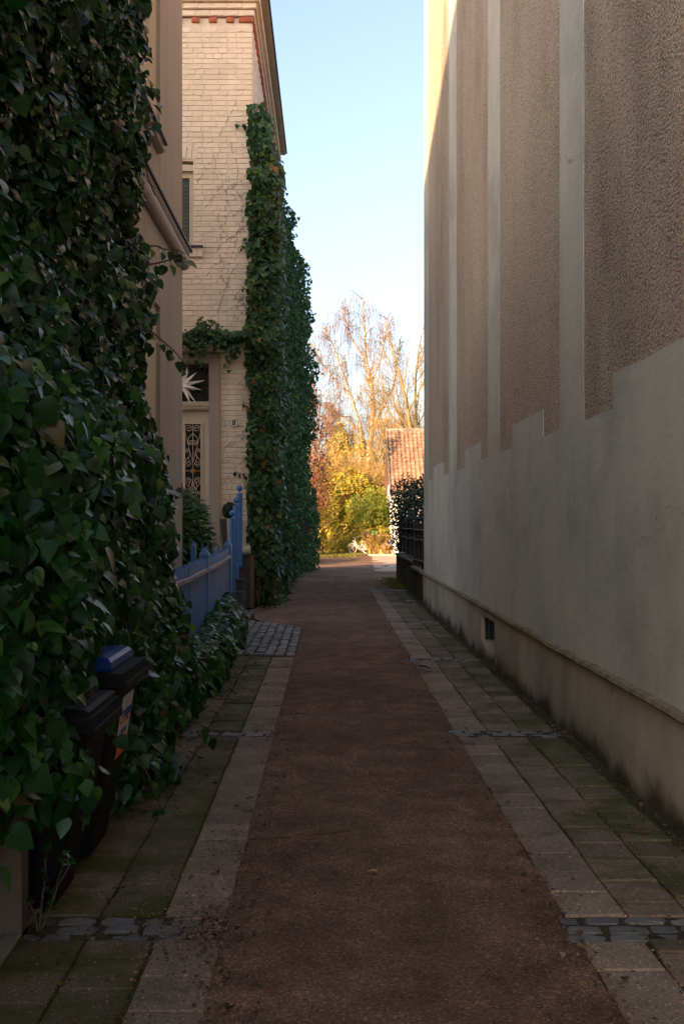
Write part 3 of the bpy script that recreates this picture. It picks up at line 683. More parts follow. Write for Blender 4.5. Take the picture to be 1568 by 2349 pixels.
# wrought iron: C-scrolls drawn as spirals and straight bars
gi = MB(); cx = (pane_r[0] + pane_r[1]) / 2; gy = BY + .112
def spiral(c, r0, a0, turns, sgn, ext=None):
    pts = []; N_ = 22
    for i in range(N_ + 1):
        t = i / N_; a = a0 + sgn * turns * 2 * math.pi * t; r = r0 * (1 - .82 * t)
        pts.append((c[0] + r * math.cos(a), gy, c[1] + r * math.sin(a)))
    if ext: pts = [(e[0], gy, e[1]) for e in ext] + pts
    gi.tube(pts, .0065, 5)
Zt, Zb, Zm = pane_r[3], pane_r[2], 2.71
gi.tube([(cx, gy, Zt), (cx, gy, Zb)], .006, 5); gi.tube([(pane_r[0], gy, Zm), (pane_r[1], gy, Zm)], .006, 5)
for sx in (-1, 1):
    for sz, zz in ((1, Zt), (-1, Zb)):
        f = lambda x, z: (cx + sx * x, zz - sz * z)
        def sp(px, pz, r0, a0, turns, ext):
            c = f(px, pz); pts = [(*f(*e),) for e in ext]; N_ = 20; out = [(p[0], gy, p[1]) for p in pts]
            for i in range(N_ + 1):
                t = i / N_; a = a0 + turns * 2 * math.pi * t; r = r0 * (1 - .8 * t); x, z = px + r * math.cos(a), pz + r * math.sin(a); q = f(x, z); out.append((q[0], gy, q[1]))
            gi.tube(out, .0062, 5)
        sp(.078, .095, .075, 0, -1.6, [(.0, .80), (.075, .50), (.145, .22), (.155, .12)])       # large heart top
        sp(.045, .375, .048, math.pi * .9, 1.5, [(.01, .20), (.08, .27), (.10, .33), (.09, .40), (.05, .425)])
        sp(.112, .545, .046, math.pi, 1.4, [(.03, .82), (.09, .69), (.066, .60)])
        sp(.090, .80, .066, -.2, 1.6, [(.06, .64), (.13, .72), (.155, .79)])
o = gi.build('iron_grille', 'iron_white', None, True); o.parent = dr
ro = MB()
for k in range(8):
    a = k * math.pi / 4; ro.ball((cx + .035 * math.cos(a), gy - .012, Zm + .035 * math.sin(a)), .019, 8)
ro.ball((cx, gy - .02, Zm), .024, 10); o = ro.build('rosette', 'gold', None, True); o.parent = dr
o = MB().box(-2.90, -2.63, BY + .105, BY + .119, 1.50, 1.58).box(-2.88, -2.65, BY + .100, BY + .104, 1.52, 1.56).build('letter_slot', 'brass', None); o.parent = dr
bp = MB()
for a, b, c, d in rects_minus(-2.92, -2.57, 1.0, 1.42, [(-2.89, -2.60, 1.03, 1.39)]): bp.box(a, b, BY + .10, BY + .119, c, d)
o = bp.build('lower_panel', 'cream', None); o.parent = dr
o = MB().lathe([(.055, 0), (.055, .004)], (cx - .02, BY + .165, 2.30), 18, 'y').build('sticker', 'redbrick', None); o.parent = dr
o = MB().lathe([(.042, 0), (.042, .003)], (cx - .02, BY + .161, 2.30), 18, 'y').build('sticker_face', 'label', None); o.parent = dr
tr = MB().box(-3.9, -2.401, BY + .03, BY + .2, 3.93, 4.02).box(-3.9, -2.401, BY - .0, BY + .12, 4.02, 4.10).build('transom', 'cream', bh)
for k in range(14): o = MB().box(-2.93 + k * .037, -2.93 + k * .037 + .02, BY - .018, BY + .03, 3.955, 3.995).build('dentil', 'cream', None); o.parent = tr
fl = MB().box(-3.9, -2.401, BY + .22, BY + .24, 4.10, 4.86).build('fanlight', 'glass', bh)
o = MB().box(-2.44, -2.401, BY + .14, BY + .218, 4.10, 4.86).box(-3.9, -2.441, BY + .14, BY + .218, 4.80, 4.86).build('frame', 'step', None); o.parent = fl
# little canopy that carries the ivy
MB().box(-3.9, -2.0, BY - .25, BY - .001, 5.06, 5.14).build('canopy_board', 'jamb', bh)
# steps, landing and pedestal
for k, (y, z) in enumerate(((18.2, .15), (18.5, .38), (18.8, .60), (19.1, .82), (19.4, 1.05))):
    s_ = MB().box(-3.6, -1.60 - .004 * k, y, BY - .05, 0 if k == 0 else z - .22, z - .03).build('step', 'step', bh)
    o = MB().box(-3.6, -1.585 - .004 * k, y - .03, y + .32 if k < 4 else BY - .045, z - .028, z).build('tread', 'slate', None); o.parent = s_
MB().box(-1.72, -1.53, 19.42, BY - .001, 0, 1.0).build('pedestal', 'step', bh)
MB().box(-1.529, -1.47, 19.40, BY + .02, 0, 1.02).build('pedestal_edge', 'stepbrown', bh)
# ------------------------------------------------------------------ ivy and shrubs
def sm(a, b, x):
    t = np.clip((np.asarray(x, float) - a) / (b - a), 0, 1); return t * t * (3 - 2 * t)
def rand_dirs(n): d = rng.normal(size=(n, 3)); return d / np.linalg.norm(d, axis=1, keepdims=True)
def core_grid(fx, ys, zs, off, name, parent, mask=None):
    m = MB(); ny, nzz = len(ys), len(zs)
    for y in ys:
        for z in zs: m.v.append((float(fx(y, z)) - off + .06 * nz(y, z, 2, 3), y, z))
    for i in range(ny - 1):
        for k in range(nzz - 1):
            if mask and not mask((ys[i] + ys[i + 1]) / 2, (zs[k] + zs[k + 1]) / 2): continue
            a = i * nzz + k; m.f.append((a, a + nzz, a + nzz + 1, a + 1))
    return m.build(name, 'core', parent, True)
def branch(m, p0, p1, r0, r1, sag=.1, n=7, wob=.03):
    p0, p1 = Vector(p0), Vector(p1); pts = []; rr = []; s = random.uniform(0, 99)
    for i in range(n):
        t = i / (n - 1); p = p0.lerp(p1, t); p.z -= sag * 4 * t * (1 - t)
        p += Vector((nz(t * 3, s, 0), nz(t * 3, s, 5), nz(t * 3, s, 9))) * wob * (1 if 0 < i else 0); pts.append(p); rr.append(r0 + (r1 - r0) * t)
    m.tube(pts, rr, 5); return pts
def hang_frames(n, out, spread=.55, down=.9):       # leaves that face outward and hang tip down
    N = np.tile(np.array(out, float), (n, 1)) + rand_dirs(n) * spread + np.array([0, 0, .35])
    T = np.tile(np.array([0, 0, -down]), (n, 1)) + rand_dirs(n) * .62 + np.array(out) * .25
    return N, T
# near ivy over the bay of the grey house
def near_x(y, z):
    b = sm(2.9, 1.95, z); x = -1.66 + b * (.28 + .20 * sm(7.4, 5.4, y)) + .06 * sm(4.5, 6.5, z) + .07 * b * sm(4.6, 4.2, y)
    low = sm(1.1, .3, z) * sm(5.4, 6.2, y); return x + .12 * low
def near_low(y): return np.where(y < 4.45, .62, np.where(y < 5.62, .93 + .10 * np.sin(y * 9), .0))
ni = thing('ivy', 'thick dark ivy with large glossy leaves over the near left wall, hanging above the bins', 'ivy', (-1.8, 6.5, 0))
n = 40000
y = rng.uniform(3.3, 9.0, n); z = rng.uniform(0, 6.9, n) ** 1.0
keep = z > near_low(y) + .10 * rng.normal(size=n); y, z = y[keep], z[keep]; n = len(y)
P = np.stack([np.zeros(n), y, z], 1); lump = vnz(P, 1.6) * .20 + vnz(P, 4.1, 9) * .13
dep = rng.random(n) ** 1.8 * .34 - .05
end = sm(8.55, 9.0, y) * .22
P[:, 0] = near_x(y, z) + lump - dep - end
N, T = hang_frames(n, (.75, -.55, .12), .68)
size = .042 + .068 * rng.random(n) ** 1.6
holes = vnz(P, 1.1, 40) < -.34
keep = ~(holes & (rng.random(n) < .55)); P, N, T, size, dep, y, z = P[keep], N[keep], T[keep], size[keep], dep[keep], y[keep], z[keep]
scr = size / np.maximum(P[:, 1], 1) - dep * .12 - 9 * (P[:, 0] / P[:, 1] < -.328) - 9 * (P[:, 2] > 1.7 + P[:, 1] * .5)
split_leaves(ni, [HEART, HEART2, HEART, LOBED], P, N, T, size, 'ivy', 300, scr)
core_grid(near_x, np.arange(3.0, 8.95, .15), np.arange(-.05, 7.2, .15), .20, 'shaded_backing', ni, lambda y, z: z > float(near_low(np.array(y))) + .05)  # dark sheet behind the leaves, coloured as the shade in their gaps
st = MB()
for k in range(46):
    yy = random.uniform(4.2, 8.9); zz = random.uniform(.8, 5.5); x = float(near_x(yy, zz))
    branch(st, (x - .05, yy, zz), (x + random.uniform(-.03, .05), yy + random.uniform(-.4, .6), zz + random.uniform(-.5, .7)), .008, .004, .02)
for k in range(1):
    yy = 4.55 + .2 * k; branch(st, (-1.10 - .03 * k, yy, 1.25), (-1.06, yy + random.uniform(-.05, .1), .66 + .1 * random.random()), .009, .005, .0, 8, .06)
def spray(m, leaves, pts, k, s0, s1):
    for i in range(k):
        t = (i + .6) / k; j = t * (len(pts) - 1); a = pts[int(j)].lerp(pts[min(int(j) + 1, len(pts) - 1)], j - int(j))
        d = Vector((random.uniform(-.3, .5), random.uniform(-.5, .3), random.uniform(-1, -.1))).normalized()
        q = a + d * .05; m.tube([a, q], [.003, .002], 4); leaves.append((q, d, random.uniform(s0, s1)))
L = []
spray(st, L, branch(st, (-1.60, 8.5, 3.85), (-1.27, 8.9, 4.05), .010, .004, -.02), 9, .07, .11)
spray(st, L, branch(st, (-1.62, 8.6, 4.05), (-1.30, 9.0, 4.12), .009, .004, -.03), 7, .06, .10)
spray(st, L, branch(st, (-1.62, 8.4, 3.40), (-1.22, 8.7, 3.02), .009, .004, -.04), 8, .06, .10)
spray(st, L, branch(st, (-1.45, 8.6, 1.35), (-1.28, 8.9, .98), .009, .004, -.02), 5, .07, .10)
spray(st, L, branch(st, (-1.20, 6.6, .55), (-.82, 6.9, .20), .008, .003, -.06), 7, .07, .11)
spray(st, L, branch(st, (-1.22, 5.85, .45), (-.95, 5.7, .04), .008, .003, -.06), 5, .07, .10)
spray(st, L, branch(st, (-1.15, 4.5, 1.0), (-.97, 4.6, .70), .007, .003, -.05), 4, .07, .11)
st.build('vines', 'stem', ni, True)
def loose(parent, L, tpls, mat):
    P = np.array([tuple(l[0]) for l in L]); T = np.array([tuple(l[1]) for l in L]) ; N = np.array([(.6, -.7, .4)] * len(L)) + rand_dirs(len(L)) * .5
    leaf_objects(parent, tpls, P, N, T, np.array([l[2] for l in L]), mat)
loose(ni, L, [HEART, HEART2], 'ivy')
# young privet sprouting by the concrete pier
def small_plant(name, label, base, h, spread, k, mat, tpl, s, stemmat='stem', cat='plant', nleaf=26):
    t = thing(name, label, cat, base); m = MB(); PP = []; TT = []
    for i in range(k):
        a = random.uniform(0, 6.28); tip = Vector(base) + Vector((math.cos(a) * spread, math.sin(a) * spread, h * random.uniform(.6, 1)))
        pts = branch(m, base, tip, .006, .002, -.02, 6)
        for q in range(nleaf):
            j = random.uniform(.8, 4.99); p = pts[int(j)].lerp(pts[int(j) + 1], j - int(j)); d = Vector(rand_dirs(1)[0]); d.z = abs(d.z) * .5
            PP.append(p); TT.append(d)
    m.build('stems', stemmat, t); PP = np.array([tuple(p) for p in PP]); TT = np.array([tuple(p) for p in TT])
    o = link('foliage', leaf_mesh('foliage', [tpl], PP, rand_dirs(len(PP)) + np.array([0, -.4, .8]), TT, rng.uniform(s * .7, s * 1.2, len(PP)), mat)); pset(o, t); o['kind'] = 'stuff'; return t
small_plant('weed', 'small-leaved shrub sprouting in front of the concrete pier by the bins', (-1.42, 3.85, -.02), .75, .22, 7, 'ivy', SMALL, .035, nleaf=34)
small_plant('weed', 'tuft of green leaves at the foot of the black bin', (-1.20, 4.12, -.02), .36, .13, 4, 'ivy', SMALL, .032, nleaf=20)
# low ivy spilling in front of the blue fence
lo = thing('ivy', 'low spreading ivy sprawling on the pavement in front of the blue fence', 'ivy', (-1.4, 11, 0))
n = 5200; y = rng.uniform(8.3, 15.0, n); a = rng.uniform(-.1, 1.75, n)
hh = np.interp(y, [8.3, 9, 10, 11.5, 13, 14.2, 15.0], [.95, .62, .50, .50, .62, .66, .35]); ww = np.interp(y, [8.3, 9.5, 11, 13, 14.2, 15.0], [.30, .30, .30, .30, .24, .12])
k = 1 - .30 * rng.random(n) ** 2
P = np.stack([-1.46 + ww * np.cos(a) * k, y, hh * np.sin(a) * k + .02], 1); lump = vnz(P, 2.2, 3) * .16; P[:, 0] += lump * np.cos(a); P[:, 2] = np.maximum(.02, P[:, 2] + lump)
N = np.stack([np.cos(a), -.45 * np.ones(n), np.sin(a) + .2], 1) + rand_dirs(n) * .6; T = rand_dirs(n) * .7 + np.array([.5, -.2, -.7])
size = rng.uniform(.055, .10, n)
split_leaves(lo, [HEART, HEART2], P, N, T, size, 'ivy', 150, size / P[:, 1] + .01 * k)
m = MB(); ys = np.arange(8.2, 15.0, .25); aa = np.linspace(-.1, 1.8, 9)
for yy in ys:
    h_ = np.interp(yy, [8.3, 9, 10, 11.5, 13, 14.2, 15.0], [.95, .62, .50, .50, .62, .66, .35]) * .62; w_ = np.interp(yy, [8.3, 11, 14.2, 15], [.30, .30, .24, .12]) * .6
    for q in aa: m.v.append((-1.46 + w_ * math.cos(q), yy, max(0, h_ * math.sin(q)) - .01))
for i in range(len(ys) - 1):
    for q in range(8): b = i * 9 + q; m.f.append((b, b + 1, b + 10, b + 9))
m.build('shaded_backing', 'core', lo, True)
# ivy on the corner of no. 8 with the arm over its door
ci = thing('ivy', 'tall ivy column with large leaves on the brick house corner, one arm over the door', 'ivy', (-1.3, 20, 0))
n1 = 4200; xx = rng.uniform(-1.74, -.95, n1); zz = rng.uniform(.02, 10.0, n1)
edge = -1.61 + .10 * np.array([nz(0, 0, q, 1.1) for q in zz]) + .05 * np.array([nz(3, 0, q, 3.7) for q in zz]); xr = -1.02 - .26 * sm(8.2, 10.1, zz) + .09 * np.array([nz(5, 0, q, .9) for q in zz])
kp = (xx > edge) & (xx < xr); xx, zz = xx[kp], zz[kp]
P1 = np.stack([xx, 19.72 + .25 * np.abs(xx + 1.3) + rng.random(len(xx)) ** 2 * .2 - .03, zz], 1); P1[:, 1] += vnz(P1, 1.9) * .30 + vnz(P1, 5, 3) * .1
N1, T1 = hang_frames(len(P1), (.25, -.95, .1), .55)
n2 = 4200; yy = 19.75 + 3.6 * rng.random(n2) ** 1.3; zz = rng.uniform(.02, 10.0, n2)
P2 = np.stack([-1.04 - .26 * sm(8.8, 10.1, zz) - rng.random(n2) ** 2 * .2, yy, zz], 1); P2[:, 0] += vnz(P2, 1.5) * .26
N2, T2 = hang_frames(n2, (.6, -.8, .1), .7)
n3 = 900; xx = rng.uniform(-3.2, -1.55, n3); t_ = rng.normal(0, 1, n3)
P3 = np.stack([xx, 19.72 + rng.normal(0, .07, n3), 5.36 + t_ * (.10 + .05 * np.sin(xx * 5 + 1)) + .06 * np.sin(xx * 7) - .10 * np.maximum(0, t_ * -1) * (np.sin(xx * 9) > .2)], 1); N3, T3 = hang_frames(n3, (.05, -.95, .35), .5)
P = np.concatenate([P1, P2, P3]); N = np.concatenate([N1, N2, N3]); T = np.concatenate([T1, T2, T3])
size = rng.uniform(.075, .145, len(P)); size[-n3:] *= .8
sc_ = size - .4 * np.maximum(0, P[:, 1] - 19.72) - .3 * (P[:, 0] < -2.95)
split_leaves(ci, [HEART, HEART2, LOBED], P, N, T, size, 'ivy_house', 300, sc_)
MB().box(-1.50, -1.20, 19.86, 23.2, 0, 9.0).build('shaded_backing', 'core', ci)
m = MB()
for k in range(6):
    x = random.uniform(-1.56, -1.1); branch(m, (x, 19.68, .0), (x + random.uniform(-.08, .08), 19.9, random.uniform(.8, 2)), .018, .008, 0, 9, .09)
for k in range(5): branch(m, (-1.62, 19.90, 5.35 + .03 * k), (-3.2, 19.86, 5.3 + .04 * k), .014, .006, .05, 9, .06)
LL = []
spray(m, LL, branch(m, (-1.58, 19.9, 2.62), (-1.92, 19.93, 2.74), .007, .003, .03), 5, .06, .10)
spray(m, LL, branch(m, (-1.58, 19.9, 4.05), (-1.74, 19.9, 4.10), .007, .003, .02), 3, .06, .13)
spray(m, LL, branch(m, (-1.6, 19.9, 7.4), (-1.82, 19.93, 7.15), .006, .003, .02), 5, .06, .10)
spray(m, LL, branch(m, (-1.6, 19.9, 6.3), (-1.78, 19.93, 6.42), .006, .003, .02), 4, .06, .10)
spray(m, LL, branch(m, (-2.4, 19.75, 5.5), (-2.62, 19.8, 5.78), .006, .003, .0), 5, .06, .09)
spray(m, LL, branch(m, (-2.0, 19.7, 5.2), (-2.05, 19.75, 4.82), .006, .003, .0), 5, .06, .10)
spray(m, LL, branch(m, (-1.58, 19.9, 9.65), (-1.86, 19.92, 9.68), .008, .003, .02), 6, .07, .12)
m.build('vines', 'stem', ci, True); loose(ci, LL, [HEART, HEART2], 'ivy_house')
# dead tendrils left on the painted bricks
m = MB()
for k in range(42):
    x = random.uniform(-2.35, -1.62) if k % 3 else random.uniform(-1.85, -1.62); z = random.uniform(1.6, 10.2) if k % 2 else random.uniform(5.8, 8.9)
    pts = [Vector((x, BY - .019, z))]; d = Vector((random.uniform(-.5, .3), 0, random.uniform(-1, -.4)))
    for q in range(random.randint(4, 14)):
        d += Vector((random.uniform(-.35, .35), 0, random.uniform(-.2, .15))); d.normalize(); p = pts[-1] + d * .055; pts.append(p)
        if random.random() < .55 and len(pts) > 1: m.tube(pts, .0042, 4); pts = [p + d * random.uniform(.03, .10)]
    if len(pts) > 1: m.tube(pts, .0045, 4)
m.build('dead_tendrils', 'stem', ci)['kind'] = 'stuff'
# smaller-leaved ivy further along the lane wall
def far_x(y, z):
    b = np.interp(y, [22.5, 25, 29, 32, 34.2], [-1.2, -1.10, -.94, -.71, -.67])
    hedge = sm(3.4, 2.2, z) * sm(30.5, 33.5, y) * .28
    return b + hedge - .17 * np.maximum(0, z - 8.9) ** 2 - .05 * sm(6, 3.5, z)
fi = thing('ivy', 'dense small-leaved ivy bulging over the lane beyond the brick house', 'ivy', (-1.2, 30, 0))
n = 30000; y = 22.4 + 13.0 * rng.random(n) ** 1.1; z = rng.uniform(0, 12.0, n)
ztop = np.interp(y, [22.4, 26, 29, 32, 33.5, 34.3, 35.5], [9.6, 10.9, 11.3, 11.0, 10.2, 8.5, 2.8]); kp = z < ztop; y, z = y[kp], z[kp]; n = len(y)
P = np.stack([np.zeros(n), y, z], 1); lump = vnz(P, .42, 14) * .42 + vnz(P, .95, 4) * .32 + vnz(P, 2.4, 1) * .20
P[:, 0] = far_x(y, z) + lump - rng.random(n) ** 1.6 * .34; P[:, 1] += rng.normal(0, .05, n)
N, T = hang_frames(n, (.62, -.78, .1), .65); size = rng.uniform(.055, .115, n)
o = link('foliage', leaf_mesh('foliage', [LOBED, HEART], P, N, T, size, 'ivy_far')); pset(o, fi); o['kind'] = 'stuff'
core_grid(far_x, np.arange(22.3, 34.9, .4), np.arange(-.05, 11.4, .3), .22, 'shaded_backing', fi, lambda y, z: z < np.interp(y, [22.4, 26, 29, 32, 33.5, 34.3, 35.5], [9.6, 10.9, 11.3, 11.0, 10.2, 8.5, 2.8]) - .5)
m = MB()
for k in range(12): branch(m, (-1.05, 23.5 + .4 * k, 0), (-.95, 24 + .4 * k, random.uniform(1.5, 3.4)), .012, .005, 0, 8, .15)
spL = []
for (yy, zz) in ((30, 10.3), (32, 9.9), (33, 8.6), (33.6, 7.5), (33.8, 6.9)):
    x = float(far_x(yy, zz)); spray(m, spL, branch(m, (x, yy, zz), (x + random.uniform(.15, .3), yy, zz + random.uniform(-.05, .15)), .01, .004, 0), 8, .07, .11)
m.build('vines', 'stem', fi); loose(fi, spL, [LOBED], 'ivy_far')
# wall that the far ivy climbs
gw = MB().box(-1.75, -1.45, 28.62, 33.7, 0, 9.6).build('ivy_wall', 'stonewall'); tag(gw, 'old wall hidden under the small-leaved ivy', 'wall')

# ------------------------------------------------------------------ blue fence
bf = thing('picket_fence', 'blue wooden picket fence with a peeling top rail, sprawling ivy at its foot', 'fence', (-1.45, 12, 0))
fx = -1.47
def picket(y, zt, w=.075, th=.022, x=fx, name='picket', mat='blue', parent=bf, z0=.04):
    MB().add([(x - th, y - w / 2, z0), (x, y - w / 2, z0), (x, y + w / 2, z0), (x - th, y + w / 2, z0), (x - th, y - w / 2, zt - .06), (x, y - w / 2, zt - .06), (x, y + w / 2, zt - .06), (x - th, y + w / 2, zt - .06), (x - th, y, zt), (x, y, zt)],
             [(0, 3, 2, 1), (0, 1, 5, 4), (1, 2, 6, 5), (2, 3, 7, 6), (3, 0, 4, 7), (4, 5, 9, 8), (6, 7, 8, 9), (5, 6, 9), (7, 4, 8)]).build(name, mat, parent)
yy = 9.42; k = 0
ft = lambda y: np.interp(y, [9.2, 10.5, 11.8, 13.2, 14.6], [1.225, 1.245, 1.262, 1.27, 1.315])
while yy < 14.75:
    if k not in (8,): picket(yy, float(ft(yy)) + random.uniform(-.012, .012), random.uniform(.058, .070), .034)
    yy += .13; k += 1
def post(y, zt, w=.10, x=fx - .03):
    p = MB().box(x - w / 2, x + w / 2, y - w / 2, y + w / 2, 0, zt).build('post', 'blue', bf)
    c = MB().add([(x - w * .6, y - w * .6, zt), (x + w * .6, y - w * .6, zt), (x + w * .6, y + w * .6, zt), (x - w * .6, y + w * .6, zt), (x, y, zt + .10)], [(0, 1, 4), (1, 2, 4), (2, 3, 4), (3, 0, 4), (0, 3, 2, 1)]).build('post_cap', 'blue', None); c.parent = p
post(9.28, 1.16, .12, fx - .02); post(12.02, 1.29, .11); post(14.78, 1.33, .11)
for a, b in ((9.3, 12.0), (12.04, 14.75)):
    m = MB(); yr = np.linspace(a, b, 14)
    for y in yr:
        z = np.interp(y, [9.2, 10.4, 11.6, 12.6, 13.6, 14.8], [1.095, 1.085, 1.105, 1.115, 1.13, 1.17]) ; w = .004 * nz(y, 2, 2, 6)
        m.v += [(fx + .002, y, z - .028 + w), (fx + .028 + w, y, z - .022), (fx + .028, y, z + .016), (fx + .004, y, z + .026 + w)]
    for i in range(13):
        for q in range(4): m.f.append((i * 4 + q, i * 4 + (q + 1) % 4, i * 4 + 4 + (q + 1) % 4, i * 4 + 4 + q))
    m.f += [(0, 1, 2, 3), (55, 54, 53, 52)]; m.build('top_rail', 'rail', bf)
MB().box(fx - .07, fx - .024, 9.3, 14.75, .30, .37).build('bottom_rail', 'blue', bf)
rf_ = thing('picket_fence', 'short blue return fence of thin pickets with open gaps, in front of the laurel', 'fence', (-1.8, 15.4, 0))
p = MB().box(-2.13, -2.055, 15.36, 15.44, 0, 1.30).build('post', 'bluemetal', rf_)
o = MB().add([(-2.13, 15.36, 1.30), (-2.055, 15.36, 1.30), (-2.055, 15.44, 1.30), (-2.13, 15.44, 1.30), (-2.0925, 15.4, 1.40)], [(0, 1, 4), (1, 2, 4), (2, 3, 4), (3, 0, 4)]).build('post_cap', 'bluemetal', None); o.parent = p
for k in range(7):
    x = -1.96 + k * .083; m = MB().tube([(x, 15.4, .1), (x, 15.4, 1.27), (x, 15.4, 1.33)], [.016, .016, .003], 6); m.build('picket', 'bluemetal', rf_)
MB().box(-2.1, -1.42, 15.385, 15.415, .95, 1.0).build('rail', 'bluemetal', rf_); MB().box(-2.1, -1.42, 15.385, 15.415, .25, .29).build('rail', 'bluemetal', rf_)
for k, (x, y, z0, z1) in enumerate(((-1.735, 19.35, .82, 2.24), (-1.775, 19.05, .60, 2.00), (-1.815, 18.75, .38, 1.75))):
    lb = ('tallest of three blue metal stair posts with ball tops', 'middle-height one of three blue stair posts with ball tops', 'shortest of three blue stair posts with ball tops, nearest the fence')[k]
    t = thing('stair_post', lb, 'post', (x, y, z0), 'blue ball-topped stair posts')
    MB().lathe([(.058, 0), (.058, z1 - z0 - .004), (.054, z1 - z0)], (x, y, z0), 18).build('pole', 'bluemetal', t, False)
    MB().lathe([(.013, 0), (.012, .05)], (x, y, z1), 8).build('neck', 'bluemetal', t); MB().ball((x, y, z1 + .095), .058, 18).build('ball', 'bluemetal', t, True)
# ------------------------------------------------------------------ things at the door of no. 8
st_ = thing('paper_star', 'white many-pointed paper star hanging in the fanlight over the door', 'star', (-2.93, 19.95, 4.38))
m = MB(); c = Vector((-2.93, 19.93, 4.42)); gold = [Vector(v).normalized() for v in ((0, 1, 1.6), (0, -1, 1.6), (0, 1, -1.6), (0, -1, -1.6), (1, 1.6, 0), (-1, 1.6, 0), (1, -1.6, 0), (-1, -1.6, 0), (1.6, 0, 1), (-1.6, 0, 1), (1.6, 0, -1), (-1.6, 0, -1), (1, 0, .1), (.5, -.6, .8), (.7, -.5, -.7))]
for q, d in enumerate(gold):
    d = Matrix.Rotation(.35, 3, 'Y') @ d; L_ = .47 if q % 3 else .40; d.y *= .55; u = d.orthogonal().normalized(); w_ = d.normalized().cross(u); b = .062
    m.add([c + d * .06 + u * b, c + d * .06 + w_ * b, c + d * .06 - u * b, c + d * .06 - w_ * b, c + d * L_], [(0, 1, 4), (1, 2, 4), (2, 3, 4), (3, 0, 4)])
m.build('points', 'white', st_); MB().tube([c, c + Vector((0, 0.05, .45))], .003, 4).build('cord', 'white', st_)
np_ = thing('number_plate', 'oval enamel house number plate reading 8 on the painted bricks', 'sign', (-1.90, 19.96, 3.66))
pc = (-1.90, 19.965, 3.66)
def oval(rx, rz, y0, y1, name, mat):
    m = MB(); nn = 28; v = [(pc[0] + rx * math.cos(i * 2 * math.pi / nn), y, pc[2] + rz * math.sin(i * 2 * math.pi / nn)) for y in (y1, y0) for i in range(nn)]
    m.add(v, [tuple(range(nn))[::-1], tuple(range(nn, 2 * nn))] + [(i, (i + 1) % nn, nn + (i + 1) % nn, nn + i) for i in range(nn)]); return m.build(name, mat, np_)
oval(.092, .080, 19.966, 19.985, 'plate', 'enamel'); oval(.088, .0765, 19.9645, 19.966, 'border', 'black'); oval(.079, .068, 19.963, 19.9645, 'face', 'enamel')
o = link('numeral', text_mesh('8', .145, 'black', 'numeral', .004)); pset(o, np_); o.matrix_basis = Matrix.Translation((pc[0], 19.9615, pc[2] + .002)) @ Matrix.Rotation(R(90), 4, 'X')
for sx in (-1, 1): MB().lathe([(.006, 0), (.006, .004)], (pc[0] + sx * .078, 19.959, pc[2]), 8, 'y').build('screw', 'brass', np_)
pt = thing('planter', 'tall tapered ribbed square planter, pale front and brown side, on the steps', 'planter', (-1.97, 19.62, 1.05))
def pot(zz0, zz1, inner=False):
    m = MB(); n_ = 30
    for i in range(n_ + 1):
        t = i / n_; w_ = (.105 + .065 * t) * (1 + (.012 if i % 2 else 0)); z = zz0 + (zz1 - zz0) * t
        for x, y in ((-1, -1), (1, -1), (1, 1), (-1, 1)): m.v.append((-1.96 + x * w_, 19.66 + y * w_, z))
    for i in range(n_):
        for q in range(4): m.f.append((i * 4 + q, i * 4 + (q + 1) % 4, i * 4 + 4 + (q + 1) % 4, i * 4 + 4 + q))
    m.f += [(3, 2, 1, 0), tuple(n_ * 4 + q for q in range(4))]; return m
o = pot(1.05, 1.745).build('pot', 'cream', pt)
m = MB()
for i in range(31):
    t = i / 30; w_ = .105 + .065 * t; z = 1.055 + .685 * t; m.v += [(-1.96 - w_ * 1.02, 19.66 - w_ * 1.025, z), (-1.96 - w_ * .22, 19.66 - w_ * 1.025, z)]
for i in range(30): m.f.append((2 * i, 2 * i + 1, 2 * i + 3, 2 * i + 2))
m.build('brown_panel', 'step', pt)
bx = thing('box_ball', 'clipped round box shrub growing in the tall planter', 'shrub', (-1.95, 19.66, 1.74))
n = 2600; d = rand_dirs(n); P = np.array([-1.95, 19.66, 1.90]) + d * (np.array([.155, .155, .165]) * (1 - .2 * rng.random((n, 1)) ** 2))
o = link('foliage', leaf_mesh('foliage', [SMALL], P, d + rand_dirs(n) * .6, rand_dirs(n), rng.uniform(.02, .034, n), 'box')); pset(o, bx); o['kind'] = 'stuff'
MB().ball((-1.95, 19.66, 1.89), .13, 12).build('twigs', 'core', bx); MB().tube([(-1.95, 19.66, 1.70), (-1.95, 19.66, 1.86)], .012, 6).build('trunk', 'stem', bx)  # solid dark ball inside, its colour carrying the shade between the leaves
pp = thing('pipe', 'pale clay pipe lying on the step pedestal beside the blue posts', 'pipe', (-1.63, 19.62, 1.12))
MB().lathe([(.095, -.17), (.095, .10), (.08, .10), (.08, -.16)], (-1.64, 19.62, 1.12), 20, 'x').build('barrel', 'pipe', pp, False)
la = thing('laurel', 'leafy green laurel shrub in the front garden before the door', 'shrub', (-2.5, 17.4, 0))
n = 2100; d = rand_dirs(n); rr = rng.random((n, 1)) ** .45
P = np.array([-2.45, 17.4, 1.28]) + d * rr * np.array([.40, .42, 1.0]); P[:, 0] -= .1 * (P[:, 2] - 1.3)
T = d * .6 + rand_dirs(n) * .4 + np.array([.35, -.2, .15]); N = rand_dirs(n) * .5 + np.array([0, -.4, .8])
split_leaves(la, [LANCE], P, N, T, rng.uniform(.12, .20, n), 'laurel', 120, P[:, 0] - P[:, 1] * .3)
m = MB()
for k in range(9): branch(m, (-2.45, 17.4, 0), (-2.45 + random.uniform(-.3, .3), 17.4 + random.uniform(-.3, .3), random.uniform(1.2, 2.1)), .016, .005, 0, 7, .06)
m.build('stems', 'stem', la)
